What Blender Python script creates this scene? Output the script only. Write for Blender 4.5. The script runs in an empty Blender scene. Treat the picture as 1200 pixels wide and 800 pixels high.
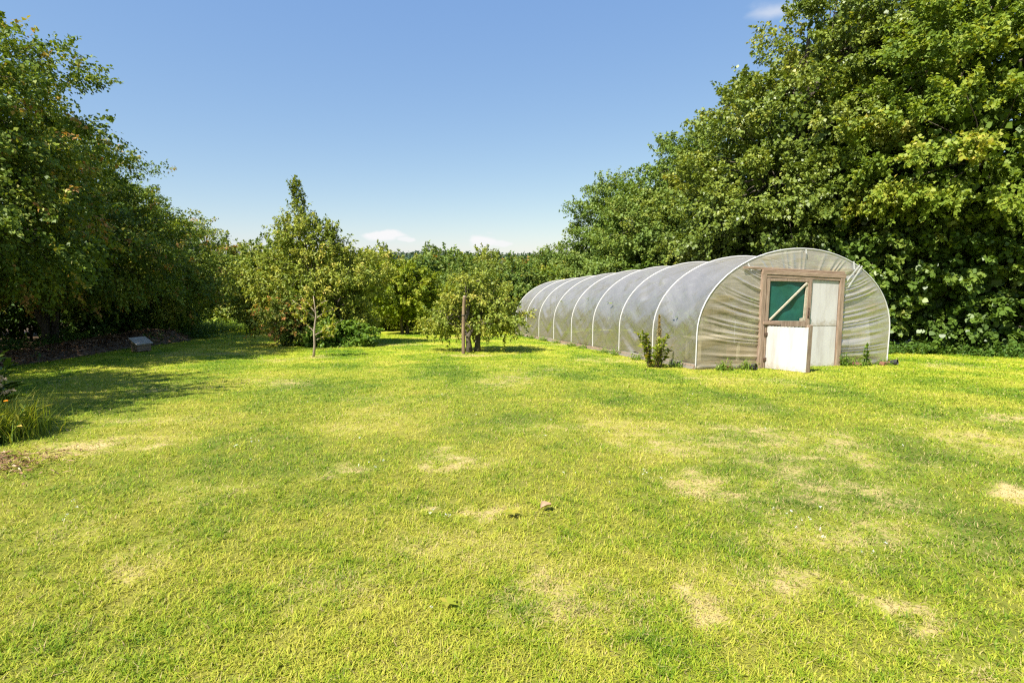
import bpy, math, random
import numpy as np
R = math.radians
rng = np.random.default_rng(7)
random.seed(7)
SC = bpy.context.scene
COL = SC.collection

# ------------------------------------------------------------------ camera and terrain maths
F = 667.0; CX = 600.0; CY = 400.0; PITCH = R(7.5); EYE = 1.6
def sm(t):
    t = np.clip(t, 0, 1); return t * t * (3 - 2 * t)
_Y = np.arange(-80, 1600, .25)
_s = 0.012 + 0.057 * sm((_Y - 2) / 9) - 0.055 * sm((_Y - 26) / 16)
_g = -np.cumsum(_s) * .25
_g -= np.interp(0, _Y, _g)
def g(x, y):
    return np.interp(y, _Y, _g)
def ray(px, py):
    a = (px - CX) / F; b = (CY - py) / F
    c, s = math.cos(PITCH), math.sin(PITCH)
    return np.array([a, b * s + c, b * c - s])
def at(px, py, Y):
    d = ray(px, py); return d * (Y / d[1]) + np.array([0, 0, EYE])
def ground(px, py):
    d = ray(px, py); lo, hi = .5, 400
    for _ in range(60):
        m = (lo + hi) / 2; p = d * m + np.array([0, 0, EYE])
        if p[2] > g(p[0], p[1]): lo = m
        else: hi = m
    return d * lo + np.array([0, 0, EYE])

# ------------------------------------------------------------------ noise
def _hash(ix, iy, seed):
    h = (ix.astype(np.int64) * 374761393 + iy.astype(np.int64) * 668265263 + seed * 974711) & 0xFFFFFFFF
    h = ((h ^ (h >> 13)) * 1274126177) & 0xFFFFFFFF
    h = h ^ (h >> 16)
    return (h & 0xFFFFFF) / float(0xFFFFFF)
def vnoise(x, y, seed=0):
    x = np.asarray(x, float); y = np.asarray(y, float)
    ix = np.floor(x); iy = np.floor(y); fx = x - ix; fy = y - iy
    fx = fx * fx * (3 - 2 * fx); fy = fy * fy * (3 - 2 * fy)
    a = _hash(ix, iy, seed); b = _hash(ix + 1, iy, seed); c = _hash(ix, iy + 1, seed); d = _hash(ix + 1, iy + 1, seed)
    return (a * (1 - fx) + b * fx) * (1 - fy) + (c * (1 - fx) + d * fx) * fy
def fbm(x, y, seed=0, n=4):
    s = 0; a = .5; t = 0
    for i in range(n):
        s = s + a * vnoise(np.asarray(x) * 2 ** i, np.asarray(y) * 2 ** i, seed + i * 17); t += a; a *= .5
    return s / t
def norm(v):
    return v / np.maximum(np.linalg.norm(v, axis=-1, keepdims=True), 1e-9)

# ------------------------------------------------------------------ objects
def tag(o, label=None, cat=None, group=None, kind=None):
    if label: o['label'] = label
    if cat: o['category'] = cat
    if group: o['group'] = group
    if kind: o['kind'] = kind
    return o
def empty(name, loc, label, cat, group=None, rz=0):
    o = bpy.data.objects.new(name, None); COL.objects.link(o)
    o.location = [float(v) for v in loc]; o.rotation_euler = (0, 0, rz); o.empty_display_size = .2
    return tag(o, label, cat, group)
def link(name, me, mat, parent=None, smooth=False):
    o = bpy.data.objects.new(name, me); COL.objects.link(o)
    if mat is not None:
        for m in (mat if isinstance(mat, (list, tuple)) else [mat]): me.materials.append(m)
    if parent is not None: o.parent = parent
    if smooth: me.shade_smooth()
    return o
def np_mesh(name, V, nper, attrs=None):
    """V (N*k,3): k vertices per face, all faces separate; k = nper."""
    V = np.asarray(V, np.float32).reshape(-1, 3); nv = len(V); nf = nv // nper
    me = bpy.data.meshes.new(name)
    me.vertices.add(nv); me.vertices.foreach_set('co', V.ravel())
    me.loops.add(nv); me.loops.foreach_set('vertex_index', np.arange(nv, dtype=np.int32))
    me.polygons.add(nf); me.polygons.foreach_set('loop_start', np.arange(0, nv, nper, dtype=np.int32))
    for k, v in (attrs or {}).items():
        a = me.attributes.new(k, 'FLOAT', 'FACE'); a.data.foreach_set('value', np.asarray(v, np.float32))
    me.update(calc_edges=True)
    return me
def grid_mesh(name, P, attrs=None, flip=False):
    """P (m,n,3) regular grid"""
    m, n = P.shape[:2]
    idx = np.arange(m * n).reshape(m, n)
    q = np.stack([idx[:-1, :-1], idx[1:, :-1], idx[1:, 1:], idx[:-1, 1:]], -1).reshape(-1, 4)
    if flip: q = q[:, ::-1]
    me = bpy.data.meshes.new(name)
    me.vertices.add(m * n); me.vertices.foreach_set('co', P.astype(np.float32).ravel())
    me.loops.add(q.size); me.loops.foreach_set('vertex_index', q.astype(np.int32).ravel())
    me.polygons.add(len(q)); me.polygons.foreach_set('loop_start', np.arange(0, q.size, 4, dtype=np.int32))
    for k, v in (attrs or {}).items():
        a = me.attributes.new(k, 'FLOAT', 'POINT'); a.data.foreach_set('value', np.asarray(v, np.float32).ravel())
    me.update(calc_edges=True); me.shade_smooth()
    return me
class MB:
    def __init__(s): s.v = []; s.f = []
    def add(s, vs, fs):
        b = len(s.v); s.v += [tuple(float(c) for c in p) for p in vs]; s.f += [tuple(i + b for i in f) for f in fs]
    def hexa(s, p):     # 8 points: bottom 4 (ccw), top 4
        s.add(p, [(3, 2, 1, 0), (4, 5, 6, 7), (0, 1, 5, 4), (1, 2, 6, 5), (2, 3, 7, 6), (3, 0, 4, 7)])
    def box(s, a, b):
        (x0, y0, z0), (x1, y1, z1) = a, b
        s.hexa([(x0, y0, z0), (x1, y0, z0), (x1, y1, z0), (x0, y1, z0), (x0, y0, z1), (x1, y0, z1), (x1, y1, z1), (x0, y1, z1)])
    def bar(s, p, q, w, d, up=(0, 0, 1)):
        p = np.array(p, float); q = np.array(q, float); t = norm(q - p); up = np.array(up, float)
        x = norm(np.cross(t, up)); y = np.cross(x, t)
        x = x * w / 2; y = y * d / 2
        s.hexa([p - x - y, p + x - y, p + x + y, p - x + y, q - x - y, q + x - y, q + x + y, q - x + y])
    def tube(s, pts, rad, n=6, cap=True):
        pts = np.array(pts, float); m = len(pts)
        rad = np.broadcast_to(np.asarray(rad, float), (m,))
        T = np.gradient(pts, axis=0); T = norm(T)
        a = np.array([0, 0, 1.]) if abs(T[0][2]) < .9 else np.array([1., 0, 0])
        vs = []; x = norm(np.cross(T[0], a))
        for i in range(m):
            x = norm(x - T[i] * (x @ T[i])); y = np.cross(T[i], x)
            for k in range(n):
                an = 2 * math.pi * k / n
                vs.append(pts[i] + rad[i] * (x * math.cos(an) + y * math.sin(an)))
        fs = [(i * n + k, i * n + (k + 1) % n, (i + 1) * n + (k + 1) % n, (i + 1) * n + k) for i in range(m - 1) for k in range(n)]
        if cap: fs += [tuple(range(n - 1, -1, -1)), tuple((m - 1) * n + k for k in range(n))]
        s.add(vs, fs)
    def build(s, name, mat, parent=None, smooth=False, bevel=0, xf=None):
        me = bpy.data.meshes.new(name)
        v = s.v if xf is None else [tuple(xf(*p)) for p in s.v]
        me.from_pydata(v, [], s.f); me.update()
        o = link(name, me, mat, parent, smooth)
        if bevel:
            b = o.modifiers.new('bevel', 'BEVEL'); b.width = bevel; b.segments = 2; b.limit_method = 'ANGLE'
        return o

# ------------------------------------------------------------------ materials
def new_mat(name):
    m = bpy.data.materials.new(name); m.use_nodes = True
    nt = m.node_tree; nt.nodes.clear()
    return m, nt, nt.nodes, nt.links
def N(nt, t, **kw):
    n = nt.nodes.new(t)
    for k, v in kw.items(): setattr(n, k, v)
    return n
def ramp(nt, stops, fac):
    r = N(nt, 'ShaderNodeValToRGB')
    e = r.color_ramp.elements
    while len(e) < len(stops): e.new(.5)
    for i, (p, c) in enumerate(stops): e[i].position = p; e[i].color = (*c, 1)
    if fac is not None: nt.links.new(fac, r.inputs[0])
    return r.outputs[0]
def mixc(nt, fac, a, b):
    m = N(nt, 'ShaderNodeMix', data_type='RGBA')
    for i, v in ((0, fac), (6, a), (7, b)):
        if hasattr(v, 'links'): nt.links.new(v, m.inputs[i])
        elif i == 0: m.inputs[0].default_value = v
        else: m.inputs[i].default_value = (*v, 1)
    return m.outputs[2]
def noise(nt, scale, detail=4, vec=None, rough=.55):
    n = N(nt, 'ShaderNodeTexNoise'); n.inputs['Scale'].default_value = scale
    n.inputs['Detail'].default_value = detail; n.inputs['Roughness'].default_value = rough
    if vec is not None: nt.links.new(vec, n.inputs['Vector'])
    return n.outputs[0]
def mapped(nt, scale, coord='Object', rot=(0, 0, 0)):
    tc = N(nt, 'ShaderNodeTexCoord'); mp = N(nt, 'ShaderNodeMapping')
    mp.inputs['Scale'].default_value = scale; mp.inputs['Rotation'].default_value = rot
    nt.links.new(tc.outputs[coord], mp.inputs[0]); return mp.outputs[0]
def leaf_mat(name, stops, trans=.36, rough=.5, spec=.22, warm=(1.35, 1.25, .5)):
    m, nt, nd, lk = new_mat(name)
    a = N(nt, 'ShaderNodeAttribute', attribute_name='tint')
    c = ramp(nt, stops, a.outputs['Fac'])
    p = N(nt, 'ShaderNodeBsdfPrincipled'); p.inputs['Roughness'].default_value = rough
    p.inputs['Specular IOR Level'].default_value = spec
    lk.new(c, p.inputs['Base Color'])
    t = N(nt, 'ShaderNodeBsdfTranslucent')
    mm = N(nt, 'ShaderNodeMix', data_type='RGBA', blend_type='MULTIPLY'); mm.inputs[0].default_value = 1
    lk.new(c, mm.inputs[6]); mm.inputs[7].default_value = (*warm, 1); lk.new(mm.outputs[2], t.inputs[0])
    mx = N(nt, 'ShaderNodeMixShader'); mx.inputs[0].default_value = trans
    lk.new(p.outputs[0], mx.inputs[1]); lk.new(t.outputs[0], mx.inputs[2])
    o = N(nt, 'ShaderNodeOutputMaterial'); lk.new(mx.outputs[0], o.inputs[0])
    return m
def solid_mat(name, stops, scale=(6, 6, 6), detail=6, rough=.8, bump=.0, bscale=None, spec=.3, coord='Object', noise_scale=1.0):
    m, nt, nd, lk = new_mat(name)
    v = mapped(nt, scale, coord)
    f = noise(nt, noise_scale, detail, v, .6)
    c = ramp(nt, stops, f)
    p = N(nt, 'ShaderNodeBsdfPrincipled'); p.inputs['Roughness'].default_value = rough
    p.inputs['Specular IOR Level'].default_value = spec
    lk.new(c, p.inputs['Base Color'])
    if bump:
        b = N(nt, 'ShaderNodeBump'); b.inputs['Strength'].default_value = bump; b.inputs['Distance'].default_value = .02
        lk.new(f, b.inputs['Height']); lk.new(b.outputs[0], p.inputs['Normal'])
    o = N(nt, 'ShaderNodeOutputMaterial'); lk.new(p.outputs[0], o.inputs[0])
    return m
M = {}
M['bark'] = solid_mat('bark', [(.3, (.045, .036, .027)), (.7, (.14, .115, .085))], (14, 14, 3), bump=.6, rough=.95)
M['pale_bark'] = solid_mat('pale_bark', [(.3, (.16, .12, .085)), (.7, (.42, .34, .26))], (18, 18, 4), bump=.5, rough=.9)
M['stake'] = solid_mat('stake', [(.3, (.10, .065, .04)), (.7, (.30, .21, .13))], (30, 30, 3), bump=.5, rough=.9)
M['timber'] = solid_mat('timber', [(.25, (.15, .10, .068)), (.5, (.27, .19, .135)), (.75, (.40, .31, .235))], (40, 40, 4), bump=.4, rough=.85)
M['timber_h'] = solid_mat('timber_h', [(.25, (.15, .10, .068)), (.5, (.28, .195, .135)), (.75, (.42, .31, .23))], (4, 40, 40), bump=.4, rough=.85)
M['white'] = solid_mat('white_board', [(.25, (.37, .33, .30)), (.5, (.52, .495, .475)), (.8, (.575, .555, .54))], (5, 5, .9), rough=.6, detail=8)
def add_mud(m):
    nt = m.node_tree; lk = nt.links
    p = next(n for n in nt.nodes if n.type == 'BSDF_PRINCIPLED'); src = p.inputs['Base Color'].links[0].from_socket
    tc = N(nt, 'ShaderNodeTexCoord'); sp = N(nt, 'ShaderNodeSeparateXYZ'); lk.new(tc.outputs['Generated'], sp.inputs[0])
    n = noise(nt, 14, 8, tc.outputs['Object'], .7)
    a = N(nt, 'ShaderNodeMath', operation='MULTIPLY_ADD'); lk.new(n, a.inputs[0]); a.inputs[1].default_value = .55; lk.new(sp.outputs[2], a.inputs[2])
    r = N(nt, 'ShaderNodeMapRange', interpolation_type='SMOOTHSTEP'); lk.new(a.outputs[0], r.inputs[0]); r.inputs[1].default_value = .44; r.inputs[2].default_value = .24; r.inputs[3].default_value = 0; r.inputs[4].default_value = .6
    c = mixc(nt, r.outputs[0], src, (.26, .20, .12)); lk.new(c, p.inputs['Base Color'])
add_mud(M['white'])
M['hoop'] = solid_mat('hoop_white', [(.3, (.44, .43, .41)), (.7, (.58, .57, .55))], (5, 5, 5), rough=.5)
M['soil'] = solid_mat('soil', [(.3, (.07, .045, .028)), (.7, (.20, .135, .085))], (3, 3, 3), rough=1, bump=.8, detail=9)
M['terracotta'] = solid_mat('terracotta', [(.3, (.16, .07, .045)), (.7, (.30, .16, .105))], (12, 12, 12), rough=.9)
M['black'] = solid_mat('black_plastic', [(.3, (.018, .018, .018)), (.7, (.05, .05, .05))], (8, 8, 8), rough=.5)
M['felt'] = solid_mat('roof_felt', [(.3, (.26, .225, .18)), (.7, (.50, .45, .38))], (9, 9, 9), rough=.9, bump=.3)
M['plank'] = solid_mat('plank', [(.25, (.13, .085, .055)), (.7, (.33, .235, .165))], (3, 30, 30), rough=.9, bump=.4)
M['iron'] = solid_mat('iron', [(.3, (.05, .035, .028)), (.7, (.12, .07, .045))], (20, 20, 20), rough=.7)
M['cut_wood'] = solid_mat('cut_wood', [(.3, (.33, .27, .19)), (.7, (.52, .45, .34))], (20, 20, 20), rough=.9)

M['hawthorn'] = leaf_mat('hawthorn_leaf', [(0, (0.058, 0.095, 0.014)), (.45, (0.150, 0.218, 0.026)), (.72, (0.288, 0.325, 0.045)), (.88, (0.415, 0.336, 0.066)), (1, (0.461, 0.246, 0.081))], .26, .5, .2)
M['maple'] = leaf_mat('maple_leaf', [(0, (0.072, 0.116, 0.017)), (.5, (0.178, 0.231, 0.035)), (.8, (0.283, 0.317, 0.057)), (1, (0.409, 0.377, 0.093))], .26, .42, .32)
M['bright'] = leaf_mat('bright_leaf', [(0, (0.085, 0.141, 0.019)), (.5, (0.189, 0.263, 0.029)), (.8, (0.312, 0.343, 0.042)), (1, (0.453, 0.375, 0.064))], .34)
M['hazel'] = leaf_mat('hazel_leaf', [(0, (.045, .085, .012)), (.5, (.105, .170, .022)), (.85, (.180, .235, .040)), (1, (.27, .29, .075))], .27, .42, .32)
M['ash'] = leaf_mat('ash_leaf', [(0, (0.083, 0.150, 0.026)), (.5, (0.174, 0.246, 0.046)), (1, (0.301, 0.326, 0.070))], .3)
M['pear'] = leaf_mat('pear_leaf', [(0, (0.119, 0.175, 0.020)), (.5, (0.249, 0.295, 0.039)), (.85, (0.420, 0.399, 0.069)), (1, (0.593, 0.450, 0.112))], .25)
M['apple'] = leaf_mat('apple_leaf', [(0, (0.117, 0.175, 0.021)), (.5, (0.246, 0.287, 0.040)), (.85, (0.390, 0.373, 0.066)), (1, (0.545, 0.404, 0.099))], .28)
M['limeleaf'] = leaf_mat('lime_leaf', [(0, (0.119, 0.183, 0.015)), (.5, (0.238, 0.295, 0.022)), (.85, (0.341, 0.349, 0.039)), (1, (0.413, 0.349, 0.056))], .36)
M['hedge'] = leaf_mat('hedge_leaf', [(0, (0.088, 0.141, 0.022)), (.55, (0.196, 0.251, 0.042)), (.85, (0.320, 0.319, 0.060)), (1, (0.541, 0.255, 0.082))], .28)
M['nettle'] = leaf_mat('nettle_leaf', [(0, (0.087, 0.164, 0.021)), (.6, (0.173, 0.269, 0.033)), (1, (0.328, 0.359, 0.075))], .34)
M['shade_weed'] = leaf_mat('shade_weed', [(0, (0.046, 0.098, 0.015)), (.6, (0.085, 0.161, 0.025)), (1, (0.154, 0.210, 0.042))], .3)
M['litter'] = leaf_mat('litter_leaf', [(0, (.09, .045, .022)), (.5, (.20, .11, .055)), (.85, (.33, .21, .12)), (1, (.45, .34, .22))], .05, .9, .1)
M['flower'] = leaf_mat('orange_flower', [(0, (.75, .20, .012)), (1, (.85, .42, .02))], .2)
M['white_petal'] = leaf_mat('white_petal', [(0, (.7, .7, .65)), (1, (.82, .82, .8))], .2)
M['seed'] = leaf_mat('seed_head', [(0, (.20, .125, .04)), (1, (.34, .27, .09))], .15, .8, .1)
M['straw_seed'] = leaf_mat('straw_seed', [(0, (.30, .24, .17)), (1, (.46, .38, .29))], .15, .8, .1)
M['far'] = leaf_mat('far_leaf', [(0, (.035, .060, .030)), (1, (.06, .09, .04))], .1)

GREENS = [(0, (.086, .175, .008)), (.35, (.204, .305, .014)), (.7, (.340, .392, .024)), (1, (.475, .455, .06))]
STRAW = (.50, .385, .175)
def lawn_mat(name, blade):
    m, nt, nd, lk = new_mat(name)
    a = N(nt, 'ShaderNodeAttribute', attribute_name='tint'); d = N(nt, 'ShaderNodeAttribute', attribute_name='dry')
    gr = GREENS if blade else [(p, tuple(v * .92 for v in c)) for p, c in GREENS]
    fac = a.outputs['Fac']
    if not blade:
        tc = N(nt, 'ShaderNodeTexCoord')
        n1 = noise(nt, 9, 8, tc.outputs['Object'], .7)
        mr = N(nt, 'ShaderNodeMapRange'); lk.new(n1, mr.inputs[0])
        mr.inputs[1].default_value = .3; mr.inputs[2].default_value = .7; mr.inputs[3].default_value = -.28; mr.inputs[4].default_value = .28
        ad = N(nt, 'ShaderNodeMath', operation='ADD'); lk.new(fac, ad.inputs[0]); lk.new(mr.outputs[0], ad.inputs[1]); fac = ad.outputs[0]
    c = ramp(nt, gr, fac)
    dfac = d.outputs['Fac']
    if not blade:
        n3 = noise(nt, 26, 6, tc.outputs['Object'], .75)
        m3 = N(nt, 'ShaderNodeMath', operation='MULTIPLY_ADD'); lk.new(n3, m3.inputs[0]); m3.inputs[1].default_value = 2.4; m3.inputs[2].default_value = -1.45
        a3 = N(nt, 'ShaderNodeMath', operation='ADD'); lk.new(m3.outputs[0], a3.inputs[0]); lk.new(dfac, a3.inputs[1])
        r3 = N(nt, 'ShaderNodeMapRange', interpolation_type='SMOOTHSTEP'); lk.new(a3.outputs[0], r3.inputs[0]); r3.inputs[1].default_value = -.05; r3.inputs[2].default_value = .55
        dfac = r3.outputs[0]
    c = mixc(nt, dfac, c, STRAW)
    p = N(nt, 'ShaderNodeBsdfPrincipled'); p.inputs['Roughness'].default_value = .6; p.inputs['Specular IOR Level'].default_value = .25 if blade else .05
    if not blade:
        s = N(nt, 'ShaderNodeAttribute', attribute_name='soil')
        th = N(nt, 'ShaderNodeAttribute', attribute_name='gap_shade')
        c = mixc(nt, th.outputs['Fac'], c, (.115, .105, .030))  # shade between the blades, painted as darker ground near the camera
        c = mixc(nt, s.outputs['Fac'], c, (.085, .058, .034))
    lk.new(c, p.inputs['Base Color'])
    out = p.outputs[0]
    if blade:
        t = N(nt, 'ShaderNodeBsdfTranslucent'); lk.new(c, t.inputs[0])
        mx = N(nt, 'ShaderNodeMixShader'); mx.inputs[0].default_value = .35
        lk.new(p.outputs[0], mx.inputs[1]); lk.new(t.outputs[0], mx.inputs[2]); out = mx.outputs[0]
    else:
        n2 = noise(nt, 40, 6, tc.outputs['Object'], .7)
        b = N(nt, 'ShaderNodeBump'); b.inputs['Strength'].default_value = .5; b.inputs['Distance'].default_value = .03
        lk.new(n2, b.inputs['Height']); lk.new(b.outputs[0], p.inputs['Normal'])
    o = N(nt, 'ShaderNodeOutputMaterial'); lk.new(out, o.inputs[0])
    return m
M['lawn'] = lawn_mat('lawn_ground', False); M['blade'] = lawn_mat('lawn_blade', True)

def sheet_mat(name, alpha, algae_h, dirt=1.0, clean=(.385, .36, .325), stain=(.30, .265, .15), crease=.65):
    """weathered polythene: part clear, part milky, with a little gloss; green-brown algae low down"""
    m, nt, nd, lk = new_mat(name)
    tc = N(nt, 'ShaderNodeTexCoord')
    a = N(nt, 'ShaderNodeAttribute', attribute_name='height')
    n1 = noise(nt, 1.6, 6, mapped(nt, (1, 1, .45)), .65)
    mr = N(nt, 'ShaderNodeMapRange'); lk.new(a.outputs['Fac'], mr.inputs[0])
    mr.inputs[1].default_value = algae_h; mr.inputs[2].default_value = .1; mr.inputs[3].default_value = 0; mr.inputs[4].default_value = 1
    mu = N(nt, 'ShaderNodeMath', operation='MULTIPLY'); lk.new(mr.outputs[0], mu.inputs[0]); lk.new(n1, mu.inputs[1])
    mu2 = N(nt, 'ShaderNodeMath', operation='MULTIPLY'); lk.new(mu.outputs[0], mu2.inputs[0]); mu2.inputs[1].default_value = 1.35 * dirt
    mu2.use_clamp = True
    b = N(nt, 'ShaderNodeBump'); b.inputs['Strength'].default_value = .85; b.inputs['Distance'].default_value = .05
    def streak(ang, sc, seed):
        mp = N(nt, 'ShaderNodeMapping', vector_type='TEXTURE'); mp.inputs['Rotation'].default_value = (ang, 0, 0); mp.inputs['Scale'].default_value = (1.5, 1.6, .2)
        mp.inputs['Location'].default_value = (seed, seed, seed); lk.new(tc.outputs['Object'], mp.inputs[0])
        return noise(nt, sc, 3, mp.outputs[0], .5)
    mm = N(nt, 'ShaderNodeMath', operation='MULTIPLY'); lk.new(streak(R(-38), 1.5, .3), mm.inputs[0]); lk.new(streak(R(30), 1.2, 2.1), mm.inputs[1])
    lk.new(mm.outputs[0], b.inputs['Height'])
    cr = N(nt, 'ShaderNodeMapRange', interpolation_type='SMOOTHSTEP'); lk.new(mm.outputs[0], cr.inputs[0]); cr.inputs[1].default_value = .27; cr.inputs[2].default_value = .36; cr.inputs[3].default_value = 0; cr.inputs[4].default_value = crease
    ad = N(nt, 'ShaderNodeMath', operation='ADD'); ad.use_clamp = True; lk.new(mu2.outputs[0], ad.inputs[0]); lk.new(cr.outputs[0], ad.inputs[1])
    c = mixc(nt, ad.outputs[0], clean, stain)
    df = N(nt, 'ShaderNodeBsdfDiffuse'); lk.new(c, df.inputs[0])
    tl = N(nt, 'ShaderNodeBsdfTranslucent'); lk.new(c, tl.inputs[0])
    m1 = N(nt, 'ShaderNodeMixShader'); m1.inputs[0].default_value = .34; lk.new(df.outputs[0], m1.inputs[1]); lk.new(tl.outputs[0], m1.inputs[2])
    tr = N(nt, 'ShaderNodeBsdfTransparent'); tr.inputs[0].default_value = (.95, .95, .93, 1)
    m2 = N(nt, 'ShaderNodeMixShader'); lk.new(tr.outputs[0], m2.inputs[2]); lk.new(m1.outputs[0], m2.inputs[1])
    n3 = noise(nt, 2.3, 5, mapped(nt, (1, 1, 1)), .6)
    mr2 = N(nt, 'ShaderNodeMapRange'); lk.new(n3, mr2.inputs[0]); mr2.inputs[1].default_value = .3; mr2.inputs[2].default_value = .7
    mr2.inputs[3].default_value = alpha - .08; mr2.inputs[4].default_value = alpha + .08
    lk.new(mr2.outputs[0], m2.inputs[0])
    gl = N(nt, 'ShaderNodeBsdfGlossy'); gl.inputs['Roughness'].default_value = .42
    lw = N(nt, 'ShaderNodeLayerWeight'); lw.inputs[0].default_value = .28
    mf = N(nt, 'ShaderNodeMath', operation='MULTIPLY_ADD'); lk.new(lw.outputs['Fresnel'], mf.inputs[0]); mf.inputs[1].default_value = .30; mf.inputs[2].default_value = .02
    m3 = N(nt, 'ShaderNodeMixShader'); lk.new(mf.outputs[0], m3.inputs[0]); lk.new(m2.outputs[0], m3.inputs[1]); lk.new(gl.outputs[0], m3.inputs[2])
    for s in (df, tl, gl): lk.new(b.outputs[0], s.inputs['Normal'])
    o = N(nt, 'ShaderNodeOutputMaterial'); lk.new(m3.outputs[0], o.inputs[0])
    return m
M['sheet'] = sheet_mat('polythene_side', .44, 1.5)
M['sheet_front'] = sheet_mat('polythene_front', .54, 2.6, 1.2, (.70, .65, .55), (.66, .55, .32))
def mesh_net():
    m, nt, nd, lk = new_mat('green_netting')
    v = mapped(nt, (1, 1, 1))
    c = ramp(nt, [(.3, (.004, .060, .042)), (.7, (.012, .105, .075))], noise(nt, 5, 5, v))
    p = N(nt, 'ShaderNodeBsdfPrincipled'); p.inputs['Roughness'].default_value = .5; lk.new(c, p.inputs['Base Color'])
    o = N(nt, 'ShaderNodeOutputMaterial'); lk.new(p.outputs[0], o.inputs[0]); return m
M['net'] = mesh_net()

# ------------------------------------------------------------------ foliage
def unit(n, r): return norm(r.normal(size=(n, 3)))
def leaves_from(pos, axis, nrm, L, W, k=4):
    """pos: leaf base; axis, nrm unit; L, W arrays -> vertices (n,k,3)"""
    side = norm(np.cross(axis, nrm)); nrm = np.cross(side, axis)
    L = L[:, None]; W = W[:, None]
    if k == 4:
        q = [pos, pos + axis * L * .42 + side * W * .5 + nrm * W * .12, pos + axis * L - nrm * L * .10, pos + axis * L * .42 - side * W * .5 + nrm * W * .12]
    else:
        q = [pos, pos + axis * L * .28 + side * W * .46 + nrm * W * .12, pos + axis * L * .66 + side * W * .42 + nrm * W * .1, pos + axis * L - nrm * L * .12,
             pos + axis * L * .66 - side * W * .42 + nrm * W * .1, pos + axis * L * .28 - side * W * .46 + nrm * W * .12]
    return np.stack(q, 1)
def clump_centres(r, lobes, n, zmin, shell=.78):
    out = []; ow = []
    lob = np.array(lobes, float)
    area = (lob[:, 3] * lob[:, 4] + lob[:, 3] * lob[:, 5] + lob[:, 4] * lob[:, 5])
    p = area / area.sum()
    tries = 0; md = .55 * math.sqrt(area.sum() * 4 / n)
    while len(out) < n and tries < 60 * n:
        tries += 1
        l = lob[r.choice(len(lob), p=p)]
        d = unit(1, r)[0]
        f = r.uniform(.80, 1.0) if r.random() < shell else r.uniform(.3, .8)
        c = l[:3] + d * l[3:6] * f
        if c[2] < zmin: continue
        q = np.linalg.norm((c - lob[:, :3]) / lob[:, 3:6], axis=1)
        if (q < .62).any() and r.random() < .8: continue
        if out and np.min(np.linalg.norm(np.array(out) - c, axis=1)) < md * (1 - tries / (60. * n)): continue
        out.append(c); ow.append(norm(d / l[3:6]))
    out = np.array(out); ow = np.array(ow)
    if len(out) > 12:
        D = np.sort(np.linalg.norm(out[:, None] - out[None], axis=2), axis=1)[:, 4]
        ok = D < 1.55 * np.median(D); out, ow = out[ok], ow[ok]
    return out, ow
def make_crown(seed, lobes, n_clump, clump_r, sprays, leaves, L, W, zmin=0, twig=.5, up=.15, droop=.25, k=4, flat=.6, shell=.78, tip=0., fill=0, out_bias=.9, tint_sd=.16, extra=None, avoid=None):
    """clumps -> sprays -> leaves, scattered through the crown's volume; returns vertices, tints, clump centres"""
    r = np.random.default_rng(seed)
    C, O = clump_centres(r, lobes, n_clump, zmin, shell)
    if avoid is not None:
        ok = np.hypot(C[:, 0] - avoid[0], C[:, 1] - avoid[1]) > avoid[2]; C, O = C[ok], O[ok]
    n0 = len(C)
    if extra is not None:
        ex = np.array(extra, float); C = np.concatenate([C, ex[:, :3]]); O = np.concatenate([O, np.repeat([[0, 0, 1.]], len(ex), 0)])
    nc = len(C)
    csz = r.uniform(.65, 1.3, nc)
    if extra is not None: csz[n0:] = ex[:, 3]
    ct = r.normal(0, tint_sd * .8, nc)
    ns = nc * sprays
    ci = np.repeat(np.arange(nc), sprays)
    off = r.normal(size=(ns, 3)) * .5
    off *= np.minimum(1, .85 / np.maximum(np.linalg.norm(off, axis=1, keepdims=True), 1e-6)); off[:, 2] *= flat
    sp = C[ci] + off * (clump_r * csz[ci])[:, None]
    sd = norm(O[ci] * out_bias + norm(off) * .5 + unit(ns, r) * .55 + np.array([0, 0, up]))
    sl = twig * r.uniform(.6, 1.5, ns)
    st = ct[ci] + r.normal(0, tint_sd * .6, ns)
    nl = ns * leaves
    si = np.repeat(np.arange(ns), leaves)
    t = r.random(nl)
    pos = sp[si] + sd[si] * ((t - .4) * sl[si])[:, None] + np.array([0, 0, -1]) * (droop * .5 * (t ** 2) * sl[si])[:, None]
    jit = r.normal(size=(nl, 3)) * (twig * .13 * (1.25 - t))[:, None]
    pos = pos + jit
    ax = norm(sd[si] * .55 + unit(nl, r) * .75 + np.array([0, 0, -droop]))
    nr = norm(np.array([0, 0, .75]) + O[ci][si] * .45 + unit(nl, r) * .65)
    sz = r.uniform(.65, 1.25, nl)
    ll = L * sz; ww = W * sz * r.uniform(.8, 1.2, nl)
    tint = .45 + st[si] + r.normal(0, tint_sd * .7, nl)
    if tip > 0:
        tip_s = (r.random(ns) < tip)
        tint = tint + np.where(tip_s[si] & (t > .45), .42, 0)
    V = leaves_from(pos, ax, nr, ll, ww, k)
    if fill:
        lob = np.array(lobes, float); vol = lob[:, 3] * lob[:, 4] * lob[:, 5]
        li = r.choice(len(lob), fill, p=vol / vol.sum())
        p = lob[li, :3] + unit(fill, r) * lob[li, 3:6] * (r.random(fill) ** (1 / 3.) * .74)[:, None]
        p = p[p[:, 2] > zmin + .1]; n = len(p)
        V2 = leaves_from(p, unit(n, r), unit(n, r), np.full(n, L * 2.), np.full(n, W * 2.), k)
        V = np.concatenate([V, V2]); tint = np.concatenate([tint, np.full(n, .12)])  # inner fill leaves tinted dark, putting shade into the crown gaps
    return V, np.clip(tint, 0, 1), C
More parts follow.
